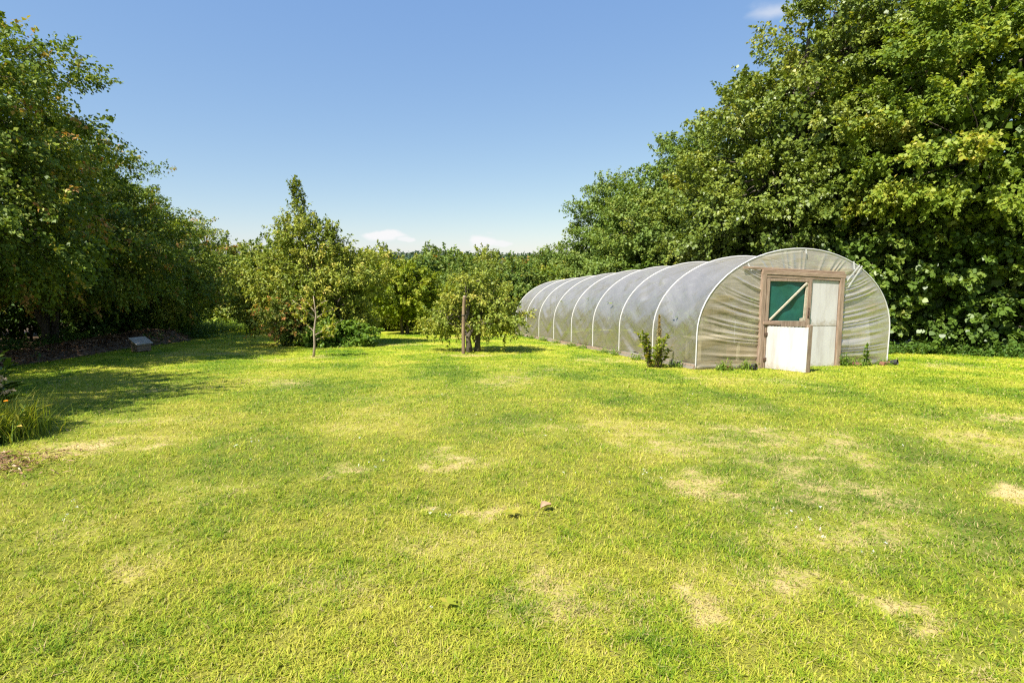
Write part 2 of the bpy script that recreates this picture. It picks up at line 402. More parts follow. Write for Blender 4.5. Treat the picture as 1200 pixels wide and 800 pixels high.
def limbs(seed, C, height, r0, n_main=6, fork=.25, lean=(0, 0), sub=1.0, stems=1, spread=.35, nseg=7):
    """one trunk (or a few stems), main limbs and branches out to the clump centres"""
    r = np.random.default_rng(seed + 99)
    mb = MB()
    C = np.asarray(C)
    top = np.array([lean[0] + C[:, 0].mean() * .5, lean[1] + C[:, 1].mean() * .5, height * .86])
    trunks = []
    for s in range(stems):
        a = 2 * math.pi * s / max(stems, 1) + r.random()
        b0 = np.array([math.cos(a), math.sin(a), 0]) * (spread * .3 if stems > 1 else 0)
        tp = top + (np.array([math.cos(a), math.sin(a), 0]) * spread * height * .3 if stems > 1 else 0)
        t = np.linspace(0, 1, 10)[:, None]
        P = b0 + (tp - b0) * t + np.concatenate([r.normal(0, .02 * height, (10, 2)) * np.sin(t * 3.1), np.zeros((10, 1))], 1)
        P[0, 2] = -.15
        rad = r0 * (1 - t[:, 0] * .86) * np.where(t[:, 0] < .08, 1.25, 1.) / math.sqrt(stems)
        mb.tube(P, rad, 9); trunks.append((P, rad))
    n_main = min(n_main, len(C))
    cen = C[r.choice(len(C), n_main, replace=False)]
    for _ in range(5):
        lab = np.argmin(np.linalg.norm(C[:, None] - cen[None], axis=2), 1)
        cen = np.array([C[lab == i].mean(0) if (lab == i).any() else cen[i] for i in range(n_main)])
    for i in range(n_main):
        mem = C[lab == i]
        if not len(mem): continue
        P, rad = trunks[i % len(trunks)]
        hz = np.clip(min(cen[i][2] - .35 * np.linalg.norm(cen[i][:2]), height * .7), fork * height, height * .75)
        k = int(np.argmin(np.abs(P[:, 2] - hz)))
        a = P[k]; e = a + (cen[i] - a) * .75
        t = np.linspace(0, 1, nseg)[:, None]
        Q = a + (e - a) * t + np.array([0, 0, 1]) * (.12 * np.linalg.norm(e - a)) * np.sin(t * math.pi) + r.normal(0, .04, (nseg, 3)) * np.sin(t * math.pi)
        rl = np.linspace(rad[k] * .62, rad[k] * .25, nseg)
        mb.tube(Q, rl, 6)
        if sub:
            for c in mem:
                if r.random() > sub: continue
                j = r.integers(2, nseg)
                b = Q[j]; t2 = np.linspace(0, 1, 5)[:, None]
                S = b + (c - b) * t2 + np.array([0, 0, 1]) * .1 * np.linalg.norm(c - b) * np.sin(t2 * math.pi) + r.normal(0, .03, (5, 3)) * np.sin(t2 * math.pi)
                mb.tube(S, np.linspace(rl[j] * .6, .006, 5), 4)
    return mb
def make_tree(name, xy, label, cat, group, leafm, seed, lobes, height, r0, bark='bark', n_main=7, stems=1, fork=.22, sub=1., rz=0, scale=1, lean=(0, 0), spread=.35, **kw):
    x, y = xy
    root = empty(name, (x, y, g(x, y)), label, cat, group, rz)
    root.scale = (scale,) * 3
    V, t, C = make_crown(seed, lobes, **kw)
    link('crown', np_mesh(name + '_crown', V.reshape(-1, 3), V.shape[1], {'tint': t}), leafm, root)
    limbs(seed, C, height, r0, n_main, fork, stems=stems, sub=sub, lean=lean, spread=spread).build('trunk', M[bark], root, smooth=True)
    return root
def copy_tree(src, xy, label, rz, scale, group=None, leafm=None):
    r = src.copy(); COL.objects.link(r)
    x, y = xy
    r.location = (x, y, float(g(x, y))); r.rotation_euler = (0, 0, rz); r.scale = scale if isinstance(scale, tuple) else (scale,) * 3
    r['label'] = label
    if group: r['group'] = group
    for ch in src.children:
        c = ch.copy(); COL.objects.link(c); c.parent = r
        if leafm is not None and ch.name.startswith('crown'):
            c.material_slots[0].link = 'OBJECT'; c.material_slots[0].material = leafm
    return r
def blades(base, height, width, lean, r, seg=3):
    """tapered grass blades as quads strips -> (n*seg,4,3)"""
    n = len(base)
    a = r.random(n) * 2 * math.pi
    d = np.stack([np.cos(a), np.sin(a), np.zeros(n)], 1)
    s = np.stack([-np.sin(a), np.cos(a), np.zeros(n)], 1)
    out = []
    def pt(t):
        return base + np.array([0, 0, 1]) * (height * (t - .25 * lean * t * t))[:, None] + d * (height * lean * t * t)[:, None]
    for i in range(seg):
        t0, t1 = i / seg, (i + 1) / seg
        w0 = (width * .5 * (1 - t0) ** .7)[:, None]; w1 = (width * .5 * (1 - t1) ** .7 + .0003)[:, None]
        out.append(np.stack([pt(t0) - s * w0, pt(t0) + s * w0, pt(t1) + s * w1, pt(t1) - s * w1], 1))
    return np.stack(out, 1).reshape(-1, 4, 3)

# ================================================================== SETTING
# ---- lawn colour fields: dry patches, lush patches, mower swaths
PATCH = []
for (px, py, rx, ry, st) in [(545, 543, .50, .16, .75), (528, 530, .3, .16, .6), (550, 601, .20, .11, .9), (815, 563, .45, .28, .6), (825, 700, .26, .13, .85), (955, 688, .30, .15, .6),
                             (1062, 718, .20, .10, .8), (1098, 752, .14, .09, .7), (188, 650, .10, .28, .55), (108, 525, .5, .28, .7), (1190, 576, .25, .25, .8), (1188, 490, .5, .25, .7),
                             (395, 552, .30, .18, .65), (640, 690, .40, .35, .5), (540, 650, .45, .25, .35), (400, 690, .3, .2, .3), (160, 520, .7, .25, .5), (60, 620, .4, .25, .35), (1160, 785, .3, .15, .6),
                             (700, 497, .5, .3, .5), (1000, 640, .4, .2, .3), (250, 575, .35, .2, .35), (620, 500, .6, .3, .35), (180, 494, .8, .3, .4), (370, 418, .5, .4, .6), (550, 416, .9, .4, .7), (430, 500, .7, .35, .35), (860, 480, .8, .35, .3)]:
    p = ground(px, py); PATCH.append((p[0], p[1], rx * .85, ry * 1.05, st * .85))
def lawn_fields(x, y):
    wx = x + (fbm(x * 3.1, y * 3.1, 5, 5) - .5) * .75; wy = y + (fbm(x * 3.1, y * 3.1, 9, 5) - .5) * .65
    dry = np.zeros_like(x)
    for cx, cy, rx, ry, st in PATCH:
        q = np.sqrt(((wx - cx) / rx) ** 2 + ((wy - cy) / ry) ** 2)
        dry = np.maximum(dry, st * sm((1.45 - q) / 1.0))
    n = fbm(x * .55 + 3, y * .55 + 8, 21, 5)
    dry = np.maximum(dry, .40 * sm((n - .55) / .22))
    fine = fbm(x * 8, y * 8, 33, 4)
    dry = np.clip(dry * (-.42 + 2.75 * fine), 0, .92)
    lush = fbm(x * .8 + 20, y * .8 + 1, 41, 4)
    # mower swaths: bands about 0.95 m wide that follow the slope towards the orchard
    ang = math.atan2(.3, 1.0)
    u = x * math.cos(ang) + y * math.sin(ang) + (fbm(x * .12, y * .12, 55, 2) - .5) * 3.2
    sw = np.sin(u * math.pi / .95)
    med = fbm(x * 3.1 + 7, y * 3.1 + 2, 47, 4)
    tint = .60 + (lush - .5) * -1.05 + (med - .5) * -.9 + .16 * sw * sm((y - 3) / 5)
    return np.clip(dry, 0, 1), np.clip(tint, .02, 1)
def soil_mask(x, y):
    """bare soil and litter: under the left-hand trees, under the right-hand hedge, inside the tunnel and a patch at the left edge"""
    e = (fbm(x * 1.1, y * 1.1, 77, 4) - .5) * 1.6
    xl = np.interp(y, [0, 5, 9, 12, 14.5, 19.7, 24, 31, 60], [-7.5, -8.5, -9.6, -10.6, -11.1, -12.1, -14.2, -18, -30])
    a = sm((xl - x + e * .6) / .7)
    b = sm((x + e - np.interp(y, [-20, 0, 13, 16, 22, 30], [26, 19, 12.6, 11.3, 9.0, 8.2])) / .9)
    c = .9 * sm((1.2 - np.sqrt(((x + 4.75) / .42) ** 2 + ((y - 4.65) / .30) ** 2) + e * .3) / .5)
    return np.clip(np.maximum(np.maximum(a, b), c), 0, 1)

def axis_coords(fine0, fine1, step, lo, hi, grow=1.28):
    c = list(np.arange(fine0, fine1 + 1e-6, step)); s = step
    a = c[0]
    while a > lo: s *= grow; a -= s; c.insert(0, a)
    s = step; b = c[-1]
    while b < hi: s *= grow; b += s; c.append(b)
    return np.array(c)
gx = axis_coords(-14, 14, .085, -900, 900); gy = axis_coords(.6, 27, .085, -60, 1500)
GX, GY = np.meshgrid(gx, gy, indexing='ij')
dry, tint = lawn_fields(GX, GY)
GZ = g(GX, GY) + (fbm(GX * .45, GY * .45, 3, 3) - .5) * .05 * sm((30 - np.abs(GY)) / 10) * (np.abs(GX) < 40)
far = sm((np.hypot(GX, GY) - 60) / 60)
tint = tint * (1 - far) + far * (.35 + .3 * fbm(GX * .02, GY * .02, 4))
dry *= (1 - far)
def gz(x, y):
    return g(x, y) + (fbm(np.asarray(x, float) * .45, np.asarray(y, float) * .45, 3, 3) - .5) * .05
lawn = link('lawn', grid_mesh('lawn', np.stack([GX, GY, GZ], -1), {'dry': dry, 'tint': tint, 'soil': soil_mask(GX, GY), 'gap_shade': .75 * sm((19 - np.hypot(GX, GY)) / 15) * (1 - dry)}), M['lawn'])
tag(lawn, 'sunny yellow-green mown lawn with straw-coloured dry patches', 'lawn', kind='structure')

# ---- mown grass blades, thinning out with distance
TUN_O = np.array([3.57, 10.91]); YAW = math.atan2(.252, .9995)
AX = np.array([-math.sin(YAW), math.cos(YAW)]); CR = np.array([math.cos(YAW), math.sin(YAW)])
TW, TH, BAY, NB = 4.6, 2.38, 1.75, 8
def in_tunnel(x, y, m=0.):
    u = (x - TUN_O[0]) * CR[0] + (y - TUN_O[1]) * CR[1]; v = (x - TUN_O[0]) * AX[0] + (y - TUN_O[1]) * AX[1]
    return (u > -m) & (u < TW + m) & (v > -m) & (v < BAY * NB + m)
def lawn_blades():
    r = np.random.default_rng(11)
    parts = []
    for d0, d1, n in [(1.3, 4.6, 200000), (4.6, 25, 470000)]:
        a = r.uniform(-R(57), R(57), n)
        dd = np.linspace(d0, d1, 2000); pdf = dd * np.minimum(1, (2.2 / dd) ** 1.75); cdf = np.cumsum(pdf); cdf /= cdf[-1]
        d = np.interp(r.random(n), cdf, dd)
        if d0 < 2: print('density', n * (pdf / dd)[-1] / (pdf.sum() * (dd[1] - dd[0])))
        else: print('density', n * (pdf / dd)[0] / (pdf.sum() * (dd[1] - dd[0])))
        x = d * np.sin(a); y = d * np.cos(a)
        # tufts: pull part of the blades towards tuft centres
        keep = (soil_mask(x, y) < r.uniform(.15, .8, n)) & ~in_tunnel(x, y, .05)
        x, y, d = x[keep], y[keep], d[keep]
        dr, ti = lawn_fields(x, y)
        clump = fbm(x * 13, y * 13, 61, 2)
        keep = r.random(len(x)) < .30 + 1.15 * clump
        x, y, d, dr, ti, clump = x[keep], y[keep], d[keep], dr[keep], ti[keep], clump[keep]
        h = r.uniform(.55, 1.25, len(x)) * (.013 + .029 * clump) * (1 - .45 * dr) + .004
        w = np.maximum(.0050, d * .00115) * r.uniform(.6, 1.7, len(x))
        h = np.maximum(h, d * .0016)
        base = np.stack([x, y, gz(x, y) - .003], 1)
        seg = 2 if d1 < 5 else 1
        V = blades(base, h, w, r.uniform(.3, 1.7, len(x)), r, seg)
        dead = (r.random(len(x)) < .06 + 1.0 * dr)
        ti2 = np.clip(ti + r.normal(0, .25, len(x)) + (clump - .5) * -.7, 0, 1)
        dr2 = np.clip(np.where(dead, r.uniform(.45, 1, len(x)), dr * .12), 0, 1)
        parts.append((V, np.repeat(ti2, seg), np.repeat(dr2, seg)))
    V = np.concatenate([p[0] for p in parts]); t = np.concatenate([p[1] for p in parts]); d = np.concatenate([p[2] for p in parts])
    me = np_mesh('grass_blades', V.reshape(-1, 3), 4, {'tint': t, 'dry': d})
    tag(link('grass', me, M['blade']), 'short mown grass blades covering the open lawn', 'grass', kind='stuff')
lawn_blades()
def clover():
    r = np.random.default_rng(5)
    C = []
    for px, py in [(440, 548), (935, 600), (945, 608), (1040, 650), (960, 625), (90, 600), (512, 600), (640, 560), (760, 560), (300, 520)]:
        c = ground(px, py)
        for _ in range(r.integers(2, 5)): C.append(c[:2] + r.normal(0, .1, 2))
    for _ in range(26): C.append(np.array([r.uniform(-4, 5), r.uniform(2.5, 9)]))
    C = np.array(C)
    n = len(C) * 9
    ci = np.repeat(np.arange(len(C)), 9)
    base = np.stack([C[ci, 0], C[ci, 1], gz(C[ci, 0], C[ci, 1]) + .035], 1) + r.normal(0, .004, (n, 3))
    ax = norm(unit(n, r) + np.array([0, 0, .8]))
    V = leaves_from(base, ax, unit(n, r), np.full(n, .008), np.full(n, .005))
    tag(link('clover_flowers', np_mesh('clover', V.reshape(-1, 3), 4, {'tint': r.random(n)}), M['white_petal']), 'tiny white clover flowers dotted over the lawn', 'clover', kind='stuff')
    # broad weed leaves lying in the turf
    W = []
    for px, py, s in [(525, 712, .035), (600, 605, .04)]:
        c = ground(px, py)
        k = 6
        a = np.arange(k) * 2 * math.pi / k + r.random()
        b = np.repeat(np.array([[c[0], c[1], float(gz(c[0], c[1])) + .028]]), k, 0)
        ax = norm(np.stack([np.cos(a), np.sin(a), np.full(k, .25)], 1))
        W.append(leaves_from(b, ax, np.repeat([[0, 0, 1.]], k, 0), r.uniform(.8, 1.4, k) * s * 1.3, np.full(k, s * .75), 6))
    W = np.concatenate(W)
    tag(link('lawn_weeds', np_mesh('weeds', W.reshape(-1, 3), 6, {'tint': r.uniform(.6, 1, len(W))}), M['limeleaf']), 'flat broad weed leaves among the mown grass', 'weeds', kind='stuff')
clover()

# ---- dead leaf lying on the lawn
def dead_leaf():
    p = ground(640, 598)
    P = np.zeros((7, 5, 3))
    for i in range(7):
        t = i / 6; w = .028 * math.sin(math.pi * min(1, t * .94 + .04)) ** .8 + .001
        for j in range(5):
            s = (j - 2) / 2
            P[i, j] = ((t - .5) * .085, s * w, .018 * abs(s) ** 1.6 + .012 * math.sin(t * 4) + .004 * math.sin(7 * s + 5 * t))
    o = link('dead_leaf', grid_mesh('dead_leaf', P, {'tint': np.full((7, 5), .9)}), M['litter'])
    o.location = (p[0], p[1], float(gz(p[0], p[1])) + .035); o.rotation_euler = (.15, -.2, .5)
    tag(o, 'single curled brown dead leaf lying on the open lawn', 'leaf')
dead_leaf()

# ---- bank of leaf litter along the foot of the left-hand trees
def litter():
    r = np.random.default_rng(3)
    path = np.array([[-10.8, 9.5], [-11.3, 12.2], [-11.7, 14.6], [-12.3, 17.5], [-12.6, 20.0], [-13.3, 22.5]])
    tt = np.linspace(0, 5, 60); cx = np.interp(tt, range(6), path[:, 0]); cy = np.interp(tt, range(6), path[:, 1])
    ss = np.linspace(-1, 1, 25)
    P = np.zeros((60, 25, 3))
    wid = np.interp(tt, range(6), [.7, .8, .85, .8, 1.0, .6]); hh = np.interp(tt, range(6), [.12, .2, .22, .3, .45, .1])
    for j, s in enumerate(ss):
        P[:, j, 0] = cx + s * wid * 1.25; P[:, j, 1] = cy + s * .15
    n = fbm(P[..., 0] * 2.5, P[..., 1] * 2.5, 8, 4)
    P[..., 2] = g(P[..., 0], P[..., 1]) - .04 + hh[:, None] * (1 - ss[None] ** 2) ** 1.3 * (.55 + .9 * n)
    o = link('leaf_litter_bank', grid_mesh('litter_bank', P), M['soil'])
    tag(o, 'low bank of brown soil under the dark trees at left', 'soil bank', kind='structure')
    n = 16000
    i = r.uniform(0, 59, n); j = np.clip(r.normal(12, 5.2, n), 0, 23.9)
    i0 = i.astype(int).clip(0, 58); j0 = j.astype(int)
    fi = (i - i0)[:, None]; fj = (j - j0)[:, None]
    b = (P[i0, j0] * (1 - fi) + P[i0 + 1, j0] * fi) * (1 - fj) + (P[i0, j0 + 1] * (1 - fi) + P[i0 + 1, j0 + 1] * fi) * fj
    b[:, 2] += r.uniform(0, .05, n)
    ax = norm(unit(n, r) * np.array([1, 1, .35])); nr = norm(unit(n, r) * .6 + np.array([0, 0, 1]))
    V = leaves_from(b, ax, nr, r.uniform(.04, .12, n), r.uniform(.02, .05, n))
    tag(link('leaf_litter', np_mesh('litter', V.reshape(-1, 3), 4, {'tint': np.clip(r.normal(.45, .25, n), 0, 1)}), M['litter']), 'brown dry leaf litter and clippings under the left trees', 'leaf litter', kind='stuff')
    # bare patch with twigs at the left edge of the frame
    n = 900
    c = ground(6, 546)
    xy = c[:2] + r.normal(0, 1, (n, 2)) * np.array([.30, .20]) + np.array([-.15, 0])
    b = np.stack([xy[:, 0], xy[:, 1], gz(xy[:, 0], xy[:, 1]) + r.uniform(.005, .04, n)], 1)
    V = leaves_from(b, norm(unit(n, r) * np.array([1, 1, .3])), norm(unit(n, r) * .5 + np.array([0, 0, 1])), r.uniform(.02, .09, n), r.uniform(.005, .02, n))
    tag(link('twig_litter', np_mesh('twigs', V.reshape(-1, 3), 4, {'tint': np.clip(r.normal(.6, .25, n), 0, 1)}), M['litter']), 'dry twigs and clippings on bare soil at left lawn edge', 'litter', kind='stuff')
litter()

# ---- low weeds: nettle bed at left, shade weeds under trees, verge under the right hedge
def weed_bed(name, label, spots, mat, n, h0, h1, Lf, seed, grass=0.35):
    r = np.random.default_rng(seed)
    s = np.array(spots, float)
    wgt = s[:, 2] * s[:, 3]; k = r.choice(len(s), n, p=wgt / wgt.sum())
    x = s[k, 0] + r.normal(0, .5, n) * s[k, 2]; y = s[k, 1] + r.normal(0, .5, n) * s[k, 3]
    ok = ~in_tunnel(x, y, .05); x, y = x[ok], y[ok]; n = len(x)
    patch = .45 + 1.0 * fbm(x * 1.3, y * 1.3, seed, 3)
    h = r.uniform(h0, h1, n) * patch
    base = np.stack([x, y, g(x, y) - .01], 1)
    Vs = [blades(base, h, np.full(n, .010) * r.uniform(.6, 1.5, n) + .004, r.uniform(.1, .9, n), r, 3)]
    ts = [np.repeat(np.clip(r.normal(.55, .22, n), 0, 1), 3)]
    m = 7
    si = np.repeat(np.arange(n), m)
    sel = r.random(n * m) > grass
    si = si[sel]; q = len(si)
    t = r.uniform(.15, 1, q)
    pos = base[si] + np.stack([r.normal(0, .04, q), r.normal(0, .04, q), h[si] * t * .9], 1)
    Vs.append(leaves_from(pos, norm(unit(q, r) * np.array([1, 1, .45])), norm(unit(q, r) * .5 + np.array([0, 0, 1])), r.uniform(.6, 1.3, q) * Lf, r.uniform(.5, .8, q) * Lf * .8))
    ts.append(np.clip(r.normal(.5, .22, q), 0, 1))
    V = np.concatenate(Vs); tt = np.concatenate(ts)
    return tag(link(name, np_mesh(name, V.reshape(-1, 3), 4, {'tint': tt}), mat), label, 'weeds', kind='stuff')
weed_bed('nettle_bed', 'bright green nettle bed at the far left end of the lawn', [(-15.6, 27.5, 2.6, 1.6), (-14.6, 25.6, 1.6, 1.2), (-17.8, 28.5, 2.5, 2), (-12.8, 28.5, 2.2, 1.6)], M['nettle'], 2600, .35, .75, .12, 31)
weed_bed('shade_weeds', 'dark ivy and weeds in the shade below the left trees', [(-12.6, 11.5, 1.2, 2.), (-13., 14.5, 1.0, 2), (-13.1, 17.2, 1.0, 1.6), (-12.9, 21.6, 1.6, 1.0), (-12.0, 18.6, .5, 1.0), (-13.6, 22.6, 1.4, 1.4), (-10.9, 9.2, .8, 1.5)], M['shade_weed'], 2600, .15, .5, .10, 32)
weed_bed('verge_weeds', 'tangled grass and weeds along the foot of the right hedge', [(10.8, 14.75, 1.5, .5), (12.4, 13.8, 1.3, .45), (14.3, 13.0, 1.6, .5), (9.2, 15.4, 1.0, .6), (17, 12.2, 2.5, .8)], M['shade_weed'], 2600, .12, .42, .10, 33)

weed_bed('tunnel_edge_weeds', 'thin weeds and uncut grass along the tunnel foot', [(TUN_O[0] + AX[0] * v + CR[0] * u, TUN_O[1] + AX[1] * v + CR[1] * u, .16, .22) for u, v in
         [(-.16, .5), (-.14, 1.3), (-.16, 2.2), (-.13, 3.4), (-.16, 4.1), (-.15, 5.6), (-.14, 6.5), (-.16, 8), (-.15, 9.4), (-.15, 11), (-.15, 12.6), (.5, -.14), (1.0, -.16), (3.7, -.14), (4.3, -.15), (4.7, .1), (3.45, -.12)]], M['nettle'], 900, .06, .24, .05, 34, .5)
# ---- far wooded hills
def hills():
    r = np.random.default_rng(17)
    xs = np.linspace(-520, 520, 160); ts = np.linspace(0, 1, 12)
    top = 9.5 + 5 * fbm(xs * .012, xs * 0, 90, 3) + 3.0 * fbm(xs * .09, xs * 0, 91, 3)
    P = np.zeros((160, 12, 3))
    for j, t in enumerate(ts):
        P[:, j, 0] = xs; P[:, j, 1] = 380 + t * 160; P[:, j, 2] = -6 + (top + 3) * math.sin(t * math.pi / 2) ** .8
    tag(link('far_hill', grid_mesh('hill', P, {'tint': fbm(P[..., 0] * .05, P[..., 1] * .05, 2)}, flip=False), M['far']), 'distant blue-green wooded hill on the horizon', 'hill', kind='structure')
    n = 26000
    i = r.integers(0, 160, n); j = r.integers(0, 12, n)
    b = P[i, j] + r.normal(0, 1, (n, 3)) * np.array([2.5, 6, 1.0]) + np.array([0, 0, .8])
    V = leaves_from(b, unit(n, r), unit(n, r), r.uniform(1.2, 3.2, n), r.uniform(1, 2.4, n))
    tag(link('far_wood', np_mesh('far_wood', V.reshape(-1, 3), 4, {'tint': r.random(n)}), M['far']), 'far-off wood covering the hill beyond the orchard', 'wood', kind='stuff')
hills()

# ================================================================== POLYTUNNEL
FZ = float(g(*TUN_O))
tun = empty('polytunnel', (TUN_O[0], TUN_O[1], FZ), 'long hooped polythene tunnel with wooden double doors on the lawn', 'polytunnel', rz=YAW)
def TL(u, v, h):
    """tunnel coordinates: across, along, height over the ground there -> local to the Empty"""
    x = TUN_O[0] + CR[0] * u + AX[0] * v; y = TUN_O[1] + CR[1] * u + AX[1] * v
    return (u, v, float(g(x, y)) - FZ + h)
LEG = .70
def profile(n_leg=7, n_arc=34):
    p = [(0, LEG * i / n_leg) for i in range(n_leg)]
    for i in range(n_arc + 1):
        a = math.pi * (1 - i / n_arc)
        p.append((TW / 2 + TW / 2 * math.cos(a), LEG + (TH - LEG) * math.sin(a)))
    p += [(TW, LEG * (n_leg - 1 - i) / n_leg) for i in range(n_leg)]
    return np.array(p)
PR = profile()
def tunnel():
    r = np.random.default_rng(23)
    # cover: sags a little between the hoops, with drag wrinkles on the sides
    nv = NB * 22 + 1
    vs = np.linspace(0, NB * BAY, nv)
    m = len(PR)
    dense = np.linspace(0, m - 1, 2 * m - 1)
    pu = np.interp(dense, range(m), PR[:, 0]); ph = np.interp(dense, range(m), PR[:, 1])
    P = np.zeros((nv, len(dense), 3)); H = np.zeros(P.shape[:2])
    cu, chh = TW / 2, .75
    for i, v in enumerate(vs):
        b = (v / BAY) % 1.0; k = int(v / BAY)
        sag = .050 * (math.sin(math.pi * b) ** 1.0)
        if k == 0: sag *= 1.5
        for j in range(len(dense)):
            u, h = pu[j], ph[j]
            nu, nh = (u - cu), max(h - chh, 0) * 1.4
            l = math.hypot(nu, nh) or 1
            s = -sag * (.35 + .65 * min(1, h / 1.4))
            q = h * 2.6 + (abs(b - .5) * -2.6) + k * 1.7
            wr = .055 * math.sin(math.pi * b) * (float(vnoise(q * 2.6, v * .7 + (0 if u < cu else 50), 12)) - .5) * 2 * (1 if h < 1.9 else .35)
            P[i, j] = TL(u + nu / l * (s + wr), v, max(h, .0) + nh / l * (s + wr) - (.03 if h == 0 else 0))
            H[i, j] = h
    link('cover_sheet', grid_mesh('cover_sheet', P, {'height': H}), M['sheet'], tun)
    # hoops
    for k in range(NB + 1):
        pts = [TL(u, k * BAY, h) for u, h in PR]
        mb = MB(); mb.tube(pts, .014, 8)
        mb.build('hoop', M['hoop'], tun, smooth=True)
    # ridge and side rails
    for (u, h) in [(TW / 2, TH - .05)]:
        mb = MB(); mb.tube([TL(u, k * BAY, h) for k in range(NB + 1)], .016, 6); mb.build('purlin', M['hoop'], tun, smooth=True)
    # base boards
    for u in (-.02, TW + .02):
        mb = MB()
        for k in range(NB): mb.bar(TL(u, k * BAY + .004, .045), TL(u, (k + 1) * BAY - .004, .045), .03, .10)
        mb.build('base_board', M['timber'], tun, bevel=.004)
    # sheet skirt: loose edge of film lying against the boards
    sk = np.zeros((120, 4, 3)); hs = np.zeros((120, 4))
    for i in range(120):
        v = NB * BAY * i / 119; w = .0 + .03 * float(vnoise(v * 1.7, 3, 4)); z = .02 + .07 * float(vnoise(v * 1.1, 9, 4))
        for j, (du, h) in enumerate([(-.008, z + .05), (-.035 - w * .2, z), (-.05 - w * .6, z * .45), (-.06 - w, .012)]):
            sk[i, j] = TL(du, v, h); hs[i, j] = .9
    link('sheet_skirt', grid_mesh('sheet_skirt', sk, {'height': hs}), M['sheet'], tun)
    # front sheet: gathered from the hoop onto the door frame
    uL, uR, hT = 1.36, 3.33, 1.93
    d = np.r_[0, np.cumsum(np.linalg.norm(np.diff(PR, axis=0), axis=1))]
    def hp(s):
        return np.interp(s, d, PR[:, 0]), np.interp(s, d, PR[:, 1])
    sL = d[np.argmin(np.abs(PR[:, 0] - 1.05) + (PR[:, 1] < 1) * 9)]; sR = d[np.argmin(np.abs(PR[:, 0] - 3.62) + (PR[:, 1] < 1) * 9)]
    def build_front(v0, sign, door):
        nt_, nsx = 420, 26
        P = np.zeros((nt_, nsx, 3)); H = np.zeros((nt_, nsx))
        for i in range(nt_):
            f = i / (nt_ - 1) * 3
            if f < 1: A = hp(f * sL); B = (uL, hT * f); nf = f * 15; dirv = (0, 1)
            elif f < 2: q = f - 1; A = hp(sL + q * (sR - sL)); B = (uL + (uR - uL) * q, hT - .03 * q); nf = 15 + q * 11; dirv = (1, 0)
            else: q = f - 2; A = hp(sR + q * (d[-1] - sR)); B = (uR, (hT - .03) * (1 - q)); nf = 26 + q * 15; dirv = (0, 1)
            ph = nf + .55 * math.sin(nf * 1.3) + .3 * math.sin(nf * 3.1)
            rid = (.5 + .5 * math.cos(ph * 2 * math.pi)) ** 2.2
            am = .45 + 1.0 * float(vnoise(nf * .9, 4.2, 71))
            top = 1 <= f < 2
            for j in range(nsx):
                s = j / (nsx - 1)      # 0 hoop .. 1 door frame
                u = A[0] + (B[0] - A[0]) * s; h = A[1] + (B[1] - A[1]) * s
                sagv = (.028 if not top else .0) * 4 * s * (1 - s) * min(1, h / .5)
                amp = am * (.062 if not top else .026) * (s ** .9) * (1 - .35 * s)
                w = .01 * (float(vnoise(u * 3, h * 3, 14)) - .5)
                P[i, j] = TL(u, v0 - sign * (amp * rid + w * math.sin(math.pi * s) + .012 * s), max(h - sagv, .0))
                H[i, j] = h
        return grid_mesh('end_sheet', P, {'height': H})
    link('front_sheet', build_front(0, 1, True), M['sheet_front'], tun)
    # far end: plain gathered sheet without a door seen from here
    P = np.zeros((len(PR), 10, 3)); H = np.zeros((len(PR), 10))
    for i, (u, h) in enumerate(PR):
        for j in range(10):
            s = j / 9; uu = u + (TW / 2 - u) * s; hh = h + (.02 - h) * s
            P[i, j] = TL(uu, NB * BAY + .02 * math.sin(i * 2.1) * s * (1 - s), hh); H[i, j] = hh
    link('rear_sheet', grid_mesh('rear_sheet', P, {'height': H}), M['sheet_front'], tun)
    # front sheet foot rolled on the ground
    mb = MB()
    for (a, b) in [(.0, 1.34), (3.40, 4.58)]:
        pts = [TL(a + (b - a) * t, -.03 + .02 * math.sin(9 * t + a), .035 + .02 * math.sin(5 * t)) for t in np.linspace(0, 1, 14)]
        mb = MB(); mb.tube(pts, [.035 + .014 * math.sin(k * 1.7) for k in range(14)], 7)
        o = mb.build('sheet_roll', M['sheet'], tun, smooth=True)
        at_ = o.data.attributes.new('height', 'FLOAT', 'POINT'); at_.data.foreach_set('value', np.full(len(o.data.vertices), .7, np.float32))

    X = lambda u, v, h: TL(u, v, h)
    def bars(name, mat, segs, bevel=.006):
        mb = MB()
        for p, q, w, dd, up in segs: mb.bar(X(*p), X(*q), w, dd, up)
        return mb.build(name, mat, tun, bevel=bevel)
    V = (0, 1, 0)
    # frame: posts, lintel, batten
    bars('door_post', M['timber'], [((1.395, -.05, -.05), (1.385, -.05, 1.87), .095, .075, V)])
    bars('door_post', M['timber'], [((3.265, -.05, -.05), (3.225, -.05, 1.80), .105, .075, V)])
    bars('lintel', M['timber_h'], [((1.335, -.052, 1.905), (3.30, -.052, 1.845), .09, .078, V)])
    bars('lintel', M['timber_h'], [((1.44, -.05, 1.825), (3.17, -.05, 1.775), .055, .06, V)])
    bars('batten', M['timber_h'], [((.92, -.045, 1.985), (3.28, -.058, 1.915), .045, .025, V)])
    # upper (stable) door: frame, netting, brace
    mb = MB()
    mb.bar(X(1.485, -.055, .86), X(1.485, -.055, 1.785), .07, .05, V)
    mb.bar(X(2.455, -.055, .80), X(2.455, -.055, 1.785), .085, .05, V)
    mb.bar(X(1.52, -.0555, 1.752), X(2.412, -.0555, 1.742), .05, .046, V)
    mb.bar(X(1.52, -.0555, .895), X(2.412, -.0555, .875), .11, .046, V)
    mb.build('upper_door_frame', M['timber'], tun, bevel=.005)
    bars('door_rail', M['timber_h'], [((1.40, -.088, .905), (1.78, -.088, .885), .06, .03, V)])
    P = np.zeros((30, 30, 3))
